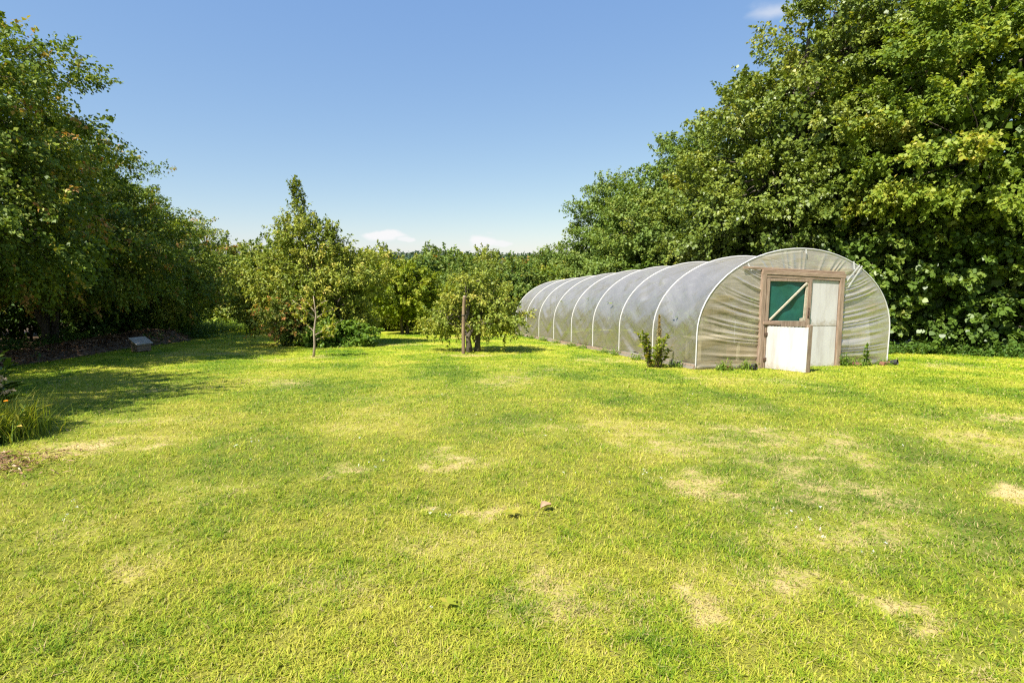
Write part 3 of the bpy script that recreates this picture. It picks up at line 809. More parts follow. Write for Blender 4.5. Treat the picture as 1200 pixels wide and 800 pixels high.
    for i in range(30):
        for j in range(30):
            a, b = i / 29, j / 29
            P[i, j] = TL(1.51 + .92 * a, -.04 + .012 * math.sin(a * 9 + b * 7) * math.sin(math.pi * a) + .01 * (float(vnoise(a * 6 - b * 5, b * 3, 2)) - .5), .92 + .82 * b)
    link('netting', grid_mesh('netting', P), M['net'], tun)
    bars('brace', M['cut_wood'], [((1.55, -.072, .955), (2.38, -.072, 1.70), .038, .028, V)])
    bars('stile_strip', M['cut_wood'], [((2.375, -.058, .92), (2.395, -.058, 1.735), .055, .02, V)], .003)
    mb = MB(); mb.bar(X(2.27, -.064, .955), X(2.37, -.064, .975), .06, .02, V); mb.build('gusset', M['cut_wood'], tun)
    mb = MB(); mb.tube([X(2.44, -.085, 1.02), X(2.44, -.115, 1.05), X(2.445, -.115, 1.12), X(2.45, -.085, 1.15)], .008, 6); mb.bar(X(2.445, -.084, 1.0), X(2.455, -.084, 1.2), .035, .006, V)
    mb.build('door_latch', M['iron'], tun)
    # right-hand leaf: white boarded panel in two sheets
    mb = MB(); mb.hexa([X(2.515, -.05, .83), X(3.18, -.05, .83), X(3.18, -.02, .83), X(2.515, -.02, .83), X(2.51, -.05, 1.755), X(3.165, -.05, 1.735), X(3.165, -.02, 1.735), X(2.51, -.02, 1.755)])
    mb.build('door_panel', M['white'], tun, bevel=.004)
    mb = MB(); mb.hexa([X(2.53, -.046, -.03), X(3.20, -.046, -.03), X(3.20, -.018, -.03), X(2.53, -.018, -.03), X(2.515, -.046, .825), X(3.18, -.046, .825), X(3.18, -.018, .825), X(2.515, -.018, .825)])
    mb.build('door_panel', M['white'], tun, bevel=.004)
    bars('middle_stile', M['timber'], [((2.525, .01, -.03), (2.505, .01, 1.74), .06, .045, V)])
    bars('hinge_stile', M['timber'], [((1.475, -.05, -.03), (1.475, -.05, .83), .055, .05, V)])
    # lower door swung open towards the lawn
    hx, hv = 1.51, -.075; ex, ev = 1.705, -.955
    dd = np.array([ex - hx, ev - hv]); wlen = np.hypot(*dd); dd = dd / wlen; nn = np.array([-dd[1], dd[0]])  # nn: away from the white face
    if nn[0] < 0: nn = -nn
    def D(a, b, h): return X(hx + dd[0] * a + nn[0] * b, hv + dd[1] * a + nn[1] * b, h)
    P = []
    mb = MB(); nb = 12
    for i in range(nb):
        a0, a1 = wlen * i / nb, wlen * (i + 1) / nb
        bow = lambda a: -.018 * math.sin(math.pi * a / wlen) - .012 * (a / wlen) ** 3
        mb.hexa([D(a0, bow(a0), .0), D(a1, bow(a1), .005), D(a1, bow(a1) + .012, .005), D(a0, bow(a0) + .012, .0), D(a0, bow(a0), .835), D(a1, bow(a1), .845), D(a1, bow(a1) + .012, .845), D(a0, bow(a0) + .012, .835)])
    mb.build('lower_door_panel', M['white'], tun)
    mb = MB()
    mb.bar(D(wlen - .03, .065, .0), D(wlen - .03, .065, .885), .10, .055, (dd[0], dd[1], 0))
    mb.build('lower_door_stile', M['timber'], tun, bevel=.005)
    mb = MB()
    mb.bar(D(.03, .045, .05), D(.03, .045, .82), .05, .05, (dd[0], dd[1], 0))
    mb.bar(D(.06, .045, .08), D(wlen - .06, .045, .085), .05, .06); mb.bar(D(.06, .045, .78), D(wlen - .06, .045, .79), .05, .06)
    mb.build('lower_door_frame', M['timber'], tun, bevel=.005)
    for h in (.18, .68):
        mb = MB(); mb.bar(X(1.44, -.09, h), X(1.50, -.092, h), .05, .008, V); mb.tube([X(1.505, -.095, h - .03), X(1.505, -.095, h + .03)], .009, 6); mb.build('hinge', M['iron'], tun)
    # strips of tape on the hoop ends of the gathers
    for (u, h, u2, h2) in [(1.02, 2.06, 1.1, 1.93), (2.33, 2.36, 2.33, 2.28), (3.5, 2.15, 3.52, 1.98), (3.72, 2.06, 3.40, 1.62), (3.66, 2.08, 3.36, 1.75)]:
        mb = MB(); mb.bar(X(u, -.04, h), X(u2, -.05, h2), .028, .004, V); mb.build('tape_strip', M['hoop'], tun)
tunnel()
def tworld(u, v):
    x = TUN_O[0] + CR[0] * u + AX[0] * v; y = TUN_O[1] + CR[1] * u + AX[1] * v
    return x, y, float(g(x, y))
# soil floor inside the tunnel
P = np.zeros((60, 24, 3))
for i in range(60):
    for j in range(24):
        u = .04 + (TW - .08) * j / 23; v = .04 + (NB * BAY - .08) * i / 59
        x, y, z = tworld(u, v)
        bed = .10 * (sm((abs(u - TW / 2) - .45) / .12))
        P[i, j] = (x, y, z + .03 + bed * (.7 + .5 * float(vnoise(u * 3, v * 3, 6))))
tag(link('tunnel_soil', grid_mesh('tunnel_soil', P), M['soil']), 'dug brown soil beds inside the polythene tunnel', 'soil', kind='structure')
# things inside the tunnel, dim through the film
def bench():
    x, y, z = tworld(.72, .55)
    o = empty('potting_bench', (x, y, z + .12), 'low brown wooden bench seen hazily behind the left front sheet', 'bench', rz=YAW)
    mb = MB()
    for k in range(4): mb.box((-.52, -.28 + k * .145, .46), (.52, -.28 + k * .145 + .135, .49))
    mb.build('bench_top', M['cut_wood'], o, bevel=.004)
    for sx in (-.47, .42):
        for sy in (-.25, .2):
            mb = MB(); mb.box((sx, sy, -.02), (sx + .05, sy + .05, .458)); mb.build('leg', M['cut_wood'], o, bevel=.003)
    mb = MB(); mb.box((-.40, .22, .06), (.40, .245, .44)); mb.build('back_board', M['plank'], o)
bench()
def board():
    x, y, z = tworld(3.98, .22)
    o = empty('white_board', (x, y, z + .14), 'pale white board leaning inside behind the right front sheet', 'board', rz=YAW)
    mb = MB(); mb.hexa([(-.42, 0, .16), (.40, 0, .16), (.40, .03, .16), (-.42, .03, .16), (-.42, .1, .78), (.40, .1, .78), (.40, .13, .78), (-.42, .13, .78)])
    mb.build('panel', M['white'], o, bevel=.004)
    for sx in (-.3, .28):
        mb = MB(); mb.box((sx, .035, 0), (sx + .05, .085, .19)); mb.build('leg', M['timber'], o)
board()
def inside_plant(u, v, h, label, seed):
    r = np.random.default_rng(seed)
    x, y, z = tworld(u, v)
    o = empty('tomato_plant', (x, y, z + .1), label, 'plant', 'plants growing inside the tunnel')
    mb = MB(); mb.tube([(0, 0, 0), (.02, .01, h * .5), (-.01, .02, h)], [.012, .009, .005], 5); mb.build('stem', M['nettle'], o)
    n = 320; t = r.random(n)
    b = np.stack([r.normal(0, .13, n), r.normal(0, .13, n), h * (.1 + .95 * t)], 1)
    V = leaves_from(b, norm(unit(n, r) * np.array([1, 1, .5])), norm(unit(n, r) * .5 + np.array([0, 0, 1])), r.uniform(.07, .15, n), r.uniform(.04, .08, n))
    link('foliage', np_mesh('tomato', V.reshape(-1, 3), 4, {'tint': np.clip(r.normal(.5, .2, n), 0, 1)}), M['nettle'], o)
inside_plant(.42, 1.0, 1.0, 'tall green plant nearest the bench inside the tunnel', 1)
inside_plant(.5, 4.6, 1.2, 'green plant behind the third bay of tunnel film', 2)
inside_plant(.45, 6.4, 1.35, 'green plant behind the fourth bay of tunnel film', 3)
inside_plant(4.0, 3.4, 1.3, 'green plant at the far right side inside the tunnel', 4)
inside_plant(.5, 8.6, 1.3, 'green plant behind the fifth bay of tunnel film', 5)
inside_plant(4.0, 2.0, 1.2, 'green plant behind the white board inside the tunnel', 6)

# ================================================================== SMALL THINGS
def hutch():
    p = ground(166, 412)
    o = empty('hutch', (p[0], p[1], p[2]), 'small wooden nest hutch with sloping grey felt roof on left bank', 'hutch', rz=R(62))
    w, d, h0, h1 = .36, .28, .22, .34
    mb = MB()
    for k in range(3):
        z0 = .03 + k * (h0 - .03) / 3
        mb.box((-w / 2, -d / 2, z0), (w / 2, -d / 2 + .018, z0 + (h0 - .03) / 3 - .005))
    mb.build('front_board', M['plank'], o, bevel=.003)
    for s in (-1, 1):
        x0 = s * (w / 2 + .004); x1 = s * (w / 2 - .014)
        a, b = min(x0, x1), max(x0, x1)
        mb = MB(); mb.hexa([(a, -d / 2 + .02, .02), (b, -d / 2 + .02, .02), (b, d / 2, .02), (a, d / 2, .02), (a, -d / 2 + .02, h0), (b, -d / 2 + .02, h0), (b, d / 2, h1), (a, d / 2, h1)])
        mb.build('side_board', M['plank'], o, bevel=.003)
    mb = MB(); mb.box((-w / 2 + .02, d / 2 - .016, .02), (w / 2 - .02, d / 2 + .002, h1 - .01)); mb.build('back_board', M['plank'], o)
    e = .04
    zf, zb = h0 + .008 - e * .4, h1 + .008 + e * .4
    mb = MB(); mb.hexa([(-w / 2 - e, -d / 2 - e, zf), (w / 2 + e, -d / 2 - e, zf), (w / 2 + e, d / 2 + e, zb), (-w / 2 - e, d / 2 + e, zb), (-w / 2 - e, -d / 2 - e, zf + .028), (w / 2 + e, -d / 2 - e, zf + .028), (w / 2 + e, d / 2 + e, zb + .028), (-w / 2 - e, d / 2 + e, zb + .028)])
    mb.build('roof', M['felt'], o, bevel=.005)
    for sx in (-1, 1):
        mb = MB(); mb.box((sx * .13 - .025, -.12, -.03), (sx * .13 + .025, .12, .02)); mb.build('foot', M['plank'], o)
hutch()
def log(p, q, rad, label):
    m = (np.array(p) + np.array(q)) / 2
    o = empty('cut_branch', m, label, 'branch')
    r = np.random.default_rng(int(rad * 1000))
    t = np.linspace(0, 1, 8)[:, None]
    P = np.array(p) + (np.array(q) - np.array(p)) * t + r.normal(0, .015, (8, 3)) - m
    mb = MB(); mb.tube(P, np.linspace(rad, rad * .7, 8), 7); mb.build('bark', M['pale_bark'], o, smooth=True)
    mb = MB(); mb.tube([P[3], P[3] + np.array([.12, .05, .09])], [rad * .5, rad * .25], 5); mb.build('side_twig', M['pale_bark'], o, smooth=True)
a = ground(132, 406); b = ground(150, 404)
log(a + [0, 0, .06], b + [0, 0, .10], .028, 'pale cut branch lying on litter just left of the hutch')

def stake_and(): 
    p = ground(543, 414)
    o = empty('tree_stake', p, 'weathered brown wooden stake in front of small apple tree', 'stake')
    mb = MB(); mb.tube([(0, 0, -.1), (.005, 0, .5), (.02, .01, 1.1), (.045, 0, 1.48)], [.047, .048, .046, .043], 10); mb.build('post', M['stake'], o, smooth=False, bevel=.004)
    mb = MB(); mb.tube([(.045, 0, 1.47), (.047, 0, 1.50)], [.040, .034], 10); mb.build('cut_top', M['cut_wood'], o)
    mb = MB(); pts = [(.02 + .054 * math.cos(a), .01 + .054 * math.sin(a), 1.0) for a in np.linspace(0, 2 * math.pi, 14)]
    mb.tube(pts, .012, 5, cap=False); mb.build('tie', M['black'], o, smooth=True)
stake_and()

def stem_plant(name, p, label, cat, stems, h, spread, leafm, L, W, seed, per=26, seedhead=None, k=6, stem_mat='stake', grp=None, upw=.35):
    r = np.random.default_rng(seed)
    o = empty(name, p, label, cat, grp)
    mbs = MB(); Vs = []; ts = []
    for s in range(stems):
        a = r.random() * 6.28; d = np.array([math.cos(a), math.sin(a), 0]) * spread * r.uniform(.2, 1)
        hh = h * r.uniform(.6, 1.05)
        t = np.linspace(0, 1, 7)[:, None]
        P = d * .35 + d * t * .9 + np.array([0, 0, 1]) * hh * t + r.normal(0, .012, (7, 3)) * t
        P[0, 2] = -.03
        mbs.tube(P, np.linspace(.010, .004, 7), 5)
        q = np.clip(r.beta(1.6, 1.0, per), .08, 1)
        base = np.stack([np.interp(q, t[:, 0], P[:, c]) for c in range(3)], 1)
        ax = norm(unit(per, r) * np.array([1, 1, .3]) + np.array([0, 0, upw]))
        nr = norm(np.array([0, 0, 1.]) + unit(per, r) * .5)
        sz = r.uniform(.6, 1.2, per) * (1.1 - .4 * q)
        Vs.append(leaves_from(base, ax, nr, L * sz, W * sz, k)); ts.append(np.clip(r.normal(.5, .25, per), 0, 1))
    mbs.build('stems', M[stem_mat], o, smooth=True)
    V = np.concatenate(Vs)
    link('foliage', np_mesh(name + '_foliage', V.reshape(-1, 3), k, {'tint': np.concatenate(ts)}), leafm, o)
    return o
ps = ground(766, 431)
stem_plant('leafy_shrub', ps, 'leafy green sapling bush against the tunnel side', 'shrub', 13, .74, .34, M['limeleaf'], .13, .062, 41, 34)
def dock():
    r = np.random.default_rng(4)
    p = ps + np.array([.13, .12, 0]); p[2] = g(p[0], p[1])
    o = empty('dock_plant', p, 'rusty brown dock seed spike rising behind the leafy sapling', 'dock')
    mb = MB(); mb.tube([(0, 0, -.03), (.01, 0, .5), (-.02, 0, 1.02)], [.009, .008, .004], 5); mb.build('stem', M['stake'], o)
    n = 900; t = r.random(n)
    b = np.stack([-.02 * t + r.normal(0, .022, n) * (1.2 - t) * 1.2, r.normal(0, .022, n) * (1.2 - t) * 1.2, .5 + .56 * t], 1)
    V = leaves_from(b, unit(n, r), unit(n, r), np.full(n, .022), np.full(n, .016))
    link('seed_spike', np_mesh('dock_seed', V.reshape(-1, 3), 4, {'tint': r.random(n)}), M['seed'], o)
    n = 30
    b = np.stack([r.normal(0, .02, n), r.normal(0, .02, n), r.uniform(0, .4, n)], 1)
    V = leaves_from(b, norm(unit(n, r) * np.array([1, 1, .3]) + np.array([0, 0, .5])), norm(unit(n, r) * .4 + np.array([0, 0, 1])), r.uniform(.12, .24, n), r.uniform(.04, .06, n), 6)
    link('foliage', np_mesh('dock_leaf', V.reshape(-1, 3), 6, {'tint': r.random(n)}), M['apple'], o)
dock()
x, y, z = tworld(3.83, -.22)
stem_plant('potted_weed', (x, y, z), 'pale green leafy weed at right foot of the tunnel front', 'weed', 4, .40, .10, M['nettle'], .13, .07, 43, 12, stem_mat='nettle')
x, y, z = tworld(3.36, -.16)
stem_plant('tall_grass_tuft', (x, y, z), 'thin weed tuft at the foot of the right door post', 'weed', 7, .30, .12, M['nettle'], .08, .012, 44, 14, stem_mat='nettle')
def brick(u, v, rz, label, s=1.0, mat='terracotta', tilt=.1):
    x, y, z = tworld(u, v)
    o = bpy.data.objects.new('brick', None)
    mb = MB(); mb.box((-.10 * s, -.05 * s, -.01), (.10 * s, .05 * s, .06 * s))
    b = mb.build('brick', M[mat], None, bevel=.008); b.location = (x, y, z + .02); b.rotation_euler = (tilt, tilt * .6, rz + YAW)
    tag(b, label, 'brick', 'loose bricks at the foot of the tunnel')
brick(4.25, -.25, .3, 'orange-red broken brick between weed and dark pot by the tunnel', .95)
brick(3.62, -.2, -.4, 'brown-red brick just left of the leafy weed by the tunnel', .8)
brick(.62, -.14, .15, 'brown brick at the left foot of the tunnel front', .85)
brick(4.62, -.05, .9, 'small brick at the right front corner of the tunnel', .6)
def pot(u, v, label):
    x, y, z = tworld(u, v)
    o = empty('plant_pot', (x, y, z + .055), label, 'pot', rz=.5); o.rotation_euler = (R(84), 0, .7)
    mb = MB(); n = 16; prof = [(.045, 0), (.062, .11), (.066, .11), (.066, .125), (.058, .125), (.042, .006)]
    vs = [(rr * math.cos(2 * math.pi * k / n), rr * math.sin(2 * math.pi * k / n), zz) for rr, zz in prof for k in range(n)]
    fs = [(i * n + k, i * n + (k + 1) % n, (i + 1) * n + (k + 1) % n, (i + 1) * n + k) for i in range(5) for k in range(n)] + [tuple(range(n - 1, -1, -1)), tuple(5 * n + k for k in range(n))]
    mb.add(vs, fs); mb.build('pot_body', M['black'], o, smooth=False)
    mb = MB(); mb.tube([(0, 0, .02), (0, 0, .10)], [.040, .050], 12); mb.build('pot_soil', M['soil'], o)
pot(4.48, -.2, 'black plastic flower pot lying on its side by tunnel corner')
pot(1.05, -.22, 'black plastic flower pot lying at the left foot of tunnel')

# ---- flower clump at the left edge of the lawn
def left_clump():
    r = np.random.default_rng(50)
    p = ground(14, 512)
    o = empty('ornamental_grass', p, 'tall grass clump with drooping pink-grey seed heads at left edge', 'grass clump')
    n = 850
    b = np.stack([r.normal(-.05, .16, n), r.normal(0, .16, n), np.full(n, -.02)], 1)
    V = blades(b, r.uniform(.18, .52, n), r.uniform(.006, .013, n), r.uniform(.2, .9, n), r, 4)
    link('blades', np_mesh('clump_blades', V.reshape(-1, 3), 4, {'tint': np.repeat(np.clip(r.normal(.6, .2, n), 0, 1), 4)}), M['bright'], o)
    for k in range(7):
        a = r.uniform(-.5, 1.2); d = np.array([math.cos(a), math.sin(a) * .4, 0]); hh = r.uniform(.55, .8); sp = r.uniform(.05, .42)
        t = np.linspace(0, 1, 12)[:, None]
        P = np.array([-.2 + r.normal(0, .08), r.normal(0, .06), 0]) + d * sp * t ** 2 + np.array([0, 0, 1]) * hh * (t - .22 * t ** 5)
        mb = MB(); mb.tube(P, .003, 4); st = mb.build('flower_stem', M['straw_stem'] if 'straw_stem' in M else M['cut_wood'], o)
        m = 110; q = r.uniform(.8, 1, m)
        c = np.stack([np.interp(q, t[:, 0], P[:, i]) for i in range(3)], 1) + r.normal(0, .006, (m, 3))
        V = leaves_from(c, norm(unit(m, r) * .6 + d * .5), unit(m, r), np.full(m, .022), np.full(m, .006))
        sh = link('seed_head', np_mesh('seed_head', V.reshape(-1, 3), 4, {'tint': r.random(m)}), M['straw_seed'], st)
    q = ground(2, 520)
    o = stem_plant('marigold_plant', q, 'leafy marigold with small orange flowers at left edge', 'flowering plant', 9, .52, .25, M['apple'], .10, .035, 52, 26, stem_mat='nettle')
    for (px, py) in [(3, 531), (7, 470)]:
        c = at(px, py, q[1] - .12) - q
        m = 22; ang = np.arange(m) * 2 * math.pi / m
        ax = norm(np.stack([np.cos(ang), np.sin(ang) - .4, .25 + .3 * (np.arange(m) % 2)], 1))
        V = leaves_from(np.repeat([c], m, 0), ax, np.repeat([[0, -.4, 1.]], m, 0), np.full(m, .020), np.full(m, .008))
        link('flower', np_mesh('flower', V.reshape(-1, 3), 4, {'tint': r.random(m)}), M['flower'], o)
    q = ground(-2, 490)
    stem_plant('teasel_plant', q + np.array([-.02, .1, 0]), 'broad blue-green leaves of a tall plant at left edge', 'plant', 4, .78, .12, M['hazel'], .24, .10, 55, 14, stem_mat='nettle')
    q = ground(36, 500)
    stem_plant('dock_seedling', q, 'low broad green dock leaves beside the grass clump', 'plant', 5, .20, .12, M['apple'], .20, .075, 56, 6, stem_mat='nettle')
left_clump()

# ================================================================== TREES
G_L = 'hawthorn trees along the left edge'
hk = dict(n_clump=150, clump_r=.9, sprays=14, leaves=42, L=.085, W=.064, twig=.62, up=.05, droop=.42, tip=.13, flat=.32, fill=2500, out_bias=1.1, n_main=9, stems=3, fork=.18)
L1 = make_tree('hawthorn_tree', (-13.3, 12.2), 'tallest and nearest dark hawthorn with rusty tips at left edge', 'tree', G_L, M['hawthorn'], 101,
               [(0, 0, 4.6, 4.1, 3.6, 2.5), (.7, -.5, 3.2, 4.0, 3.3, 1.7), (-.5, .4, 6.0, 2.6, 2.4, 1.25), (1.6, .7, 5.1, 2.2, 2.0, 1.5), (2.2, -.3, 4.2, 2.0, 2.2, 1.4), (2.0, -.2, 5.9, 2.0, 2.1, 1.2)], 6.4, .22, zmin=1.3, **{**hk, 'n_clump': 260})
L2 = make_tree('hawthorn_tree', (-14.2, 17.3), 'second hawthorn behind the nearest, arching over the hutch', 'tree', G_L, M['hawthorn'], 102,
               [(0, 0, 4.0, 3.9, 3.4, 2.2), (1.2, -.4, 2.9, 3.2, 3.0, 1.5), (.2, 0, 5.3, 2.3, 2.3, 1.2)], 5.6, .19, zmin=1.3, **hk)
L3 = make_tree('hawthorn_tree', (-15.2, 22.3), 'third and lowest hawthorn at the far end of left row', 'tree', G_L, M['hawthorn'], 103,
               [(0, 0, 3.2, 3.6, 3.2, 2.3), (.9, -.3, 2.0, 2.9, 2.8, 1.5), (.0, 0, 4.4, 2.0, 2.2, 1.2)], 5.0, .18, zmin=.7, **{**hk, 'n_clump': 135})
# one more of the row stands outside the frame; its shadow falls on the lawn
copy_tree(L2, (-9.8, 5.2), 'hawthorn outside the left edge of the view shading the lawn', 2.2, (.82, .82, .9))
# shrubs beyond the gaps of the left row
bs = dict(n_clump=46, clump_r=.7, sprays=9, leaves=30, L=.12, W=.09, twig=.5, droop=.2, fill=700, n_main=5, stems=3, fork=.15)
S1 = make_tree('elder_bush', (-19.5, 17.0), 'sunlit bush glimpsed through the gap below the left trees', 'bush', None, M['bright'], 111,
               [(0, 0, 1.5, 1.9, 1.6, 1.4), (.9, .4, 1.0, 1.3, 1.2, .9)], 2.4, .07, zmin=.1, **bs)
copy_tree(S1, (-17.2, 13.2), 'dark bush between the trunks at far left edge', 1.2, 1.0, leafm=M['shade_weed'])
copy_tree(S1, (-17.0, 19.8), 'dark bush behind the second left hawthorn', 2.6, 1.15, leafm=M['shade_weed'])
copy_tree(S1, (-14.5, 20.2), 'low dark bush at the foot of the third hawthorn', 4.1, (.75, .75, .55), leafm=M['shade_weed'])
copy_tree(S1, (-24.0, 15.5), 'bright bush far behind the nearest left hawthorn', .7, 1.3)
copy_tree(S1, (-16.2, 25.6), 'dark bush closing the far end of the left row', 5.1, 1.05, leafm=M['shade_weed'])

# ---- right-hand trees
G_R = 'tall trees behind the tunnel'
rk = dict(clump_r=.86, sprays=15, leaves=52, L=.106, W=.088, twig=.6, up=.12, droop=.34, flat=.40, n_main=10, fork=.2)
make_tree('sycamore_tree', (9.0, 19.0), 'large dense sycamore rising directly behind the tunnel front', 'tree', G_R, M['maple'], 201,
          [(.1, 0, 5.7, 3.4, 3.6, 3.2), (-.7, -.4, 4.2, 3.4, 3.3, 2.2), (1.9, .3, 9.0, 2.5, 2.8, 3.0), (1.8, -1.2, 5.2, 2.6, 2.8, 2.8)], 11.5, .30, zmin=2.0, n_clump=178, fill=9000, **rk)
make_tree('maple_tree', (12.9, 16.4), 'bright yellow-green maple at the upper right of the photo', 'tree', G_R, M['bright'], 202,
          [(0, 0, 6.6, 3.5, 3.2, 4.2), (-.8, -.8, 5.4, 3.0, 2.8, 2.4), (.8, 0, 9.2, 2.8, 2.8, 2.6)], 10.8, .26, zmin=2.6, n_clump=138, fill=7500, **rk)
make_tree('maple_tree', (17.8, 16.0), 'green maple at far right edge, cut by the frame', 'tree', G_R, M['hazel'], 203,
          [(0, 0, 6.0, 3.6, 3.4, 4.4), (-.8, -1.0, 4.2, 3.0, 2.8, 2.8), (0, 0, 9.0, 2.8, 2.8, 2.4)], 10.6, .26, zmin=1.0, n_clump=170, fill=6500, **rk)
make_tree('sycamore_tree', (13.5, 23.0), 'tall sycamore at the back filling between the two big crowns', 'tree', G_R, M['maple'], 204,
          [(0, 0, 6.5, 4.2, 3.6, 4.6), (.5, 0, 9.8, 3.3, 3.0, 3.0), (-1.0, 0, 3.6, 3.6, 3.2, 2.6)], 12, .3, zmin=.8, n_clump=130, fill=7500, **rk)
make_tree('field_maple', (6.6, 24.6), 'yellowish field maple left of the big sycamore behind the tunnel', 'tree', G_R, M['ash'], 205,
          [(0, 0, 4.2, 2.7, 2.6, 2.9), (.9, 0, 6.2, 2.0, 2.0, 2.2), (-.9, -.2, 3.0, 2.2, 2.2, 1.8)], 8.0, .19, zmin=.6, n_clump=150, fill=2200, **{**rk, 'clump_r': .85, 'leaves': 32})
make_tree('ash_tree', (4.95, 30.5), 'slender ash tree with upright crown left of the field maple', 'tree', G_R, M['ash'], 206,
          [(0, 0, 4.4, 1.7, 1.6, 3.6), (.9, .3, 5.2, 1.5, 1.5, 2.5), (-.9, 0, 3.0, 1.4, 1.4, 1.9)], 8.2, .16, zmin=.5, n_clump=120, fill=1300, **{**rk, 'clump_r': .75, 'leaves': 30, 'up': .4})
make_tree('ash_tree', (3.1, 34.5), 'small loose-crowned tree at left end of the tall row', 'tree', G_R, M['ash'], 207,
          [(0, 0, 3.2, 1.4, 1.4, 1.7), (-.8, 0, 3.6, 1.1, 1.1, 1.0), (.8, 0, 2.4, 1.3, 1.3, 1.7)], 5.0, .11, zmin=.5, n_clump=70, fill=600, **{**rk, 'clump_r': .6, 'leaves': 26})
# hedge wall on the right: four hazels side by side
G_H = 'hazel bushes forming the right-hand hedge'
zk = dict(n_clump=125, clump_r=.62, sprays=11, leaves=30, L=.125, W=.115, twig=.42, up=.1, droop=.35, flat=.55, k=6, fill=2200, n_main=8, stems=5, fork=.1, zmin=.25)
H1 = make_tree('hazel_bush', (10.0, 16.6), 'leafy hazel hedge bush just right of the tunnel front', 'bush', G_H, M['hazel'], 301,
               [(0, 0, 2.0, 1.7, 1.4, 2.0), (.3, .2, 3.6, 1.5, 1.3, 1.6), (-.5, -.1, 1.0, 1.4, 1.2, 1.0)], 4.6, .12, **zk)
make_tree('hazel_bush', (12.2, 15.6), 'broad hazel hedge bush, second right from the tunnel', 'bush', G_H, M['hazel'], 302,
          [(0, 0, 2.1, 1.8, 1.4, 2.1), (-.3, .2, 3.7, 1.6, 1.3, 1.5), (.5, -.1, 1.0, 1.4, 1.2, 1.0)], 4.8, .12, **zk)
make_tree('hazel_bush', (14.6, 14.9), 'hazel hedge bush with bare pale stems at right edge', 'bush', G_H, M['hazel'], 303,
          [(0, 0, 2.3, 1.9, 1.4, 1.9), (0, .2, 3.9, 1.7, 1.3, 1.6)], 4.8, .12, bark='pale_bark', **{**zk, 'zmin': .7})
copy_tree(H1, (17.2, 14.2), 'hazel hedge bush at the far right end, mostly cut off', 2.2, 1.05)
copy_tree(H1, (8.3, 19.4), 'hazel hedge bush hidden behind the tunnel front', 3.9, (1.1, 1.1, .8))
copy_tree(H1, (6.6, 22.6), 'hazel hedge bush behind the middle of the tunnel', 1.0, (1.1, 1.1, .72))

# ---- orchard in the middle
px_, py_ = ground(372, 404)[:2]
pear = make_tree('pear_tree', (px_, py_ + .6), 'broad pear tree with a thin spire top at left centre', 'tree', None, M['pear'], 401,
          [(.05, 0, 1.85, 1.75, 1.5, 1.35), (-.4, 0, 3.15, 1.05, .95, 1.0), (1.25, .1, 2.2, .85, .85, .85), (-1.35, 0, 2.0, .85, .9, 1.1), (.1, 0, .8, 1.6, 1.4, .75), (.35, 0, 3.1, .4, .4, .5), (-1.1, 0, 3.0, .35, .4, .55)], 4.6, .12,
          extra=[(-.62, 0, 3.6, 1.3), (-.35, .1, 3.85, 1.1), (-.9, 0, 3.95, 1.0), (-.6, 0, 4.15, 1.0), (-.5, 0, 4.35, .75), (-.76, 0, 4.5, .6), (-.60, 0, 4.72, .48), (-.70, 0, 4.93, .36), (-.62, 0, 5.10, .25), (.38, 0, 3.75, .6), (.3, 0, 3.5, .6), (-1.15, 0, 3.65, .6), (-1.1, 0, 3.4, .7)],
          n_clump=190, clump_r=.40, sprays=9, leaves=28, L=.085, W=.052, zmin=.15, twig=.34, up=.5, droop=.2, flat=.8, fill=1800, n_main=9, fork=.12, stems=2)
B1 = make_tree('bramble_bush', (px_ + .9, py_ - .55), 'low green bramble bush at right foot of pear tree', 'bush', None, M['nettle'], 402,
          [(0, 0, .35, .95, .6, .42), (-.5, 0, .3, .6, .5, .4)], .7, .02, n_clump=34, clump_r=.3, sprays=8, leaves=26, L=.10, W=.08, zmin=.03, twig=.3, up=.1, droop=.4, fill=200, n_main=4, stems=4)
make_tree('rose_bush', (px_ - .7, py_ - .5), 'twiggy bush with dusky red hips at left foot of pear tree', 'bush', None, M['hedge'], 403,
          [(0, 0, .75, .95, .6, .75), (.5, .1, .9, .6, .5, .6)], 1.4, .03, n_clump=50, clump_r=.35, sprays=8, leaves=24, L=.075, W=.05, zmin=.05, twig=.35, up=.2, droop=.3, tip=.5, fill=250, n_main=5, stems=4)
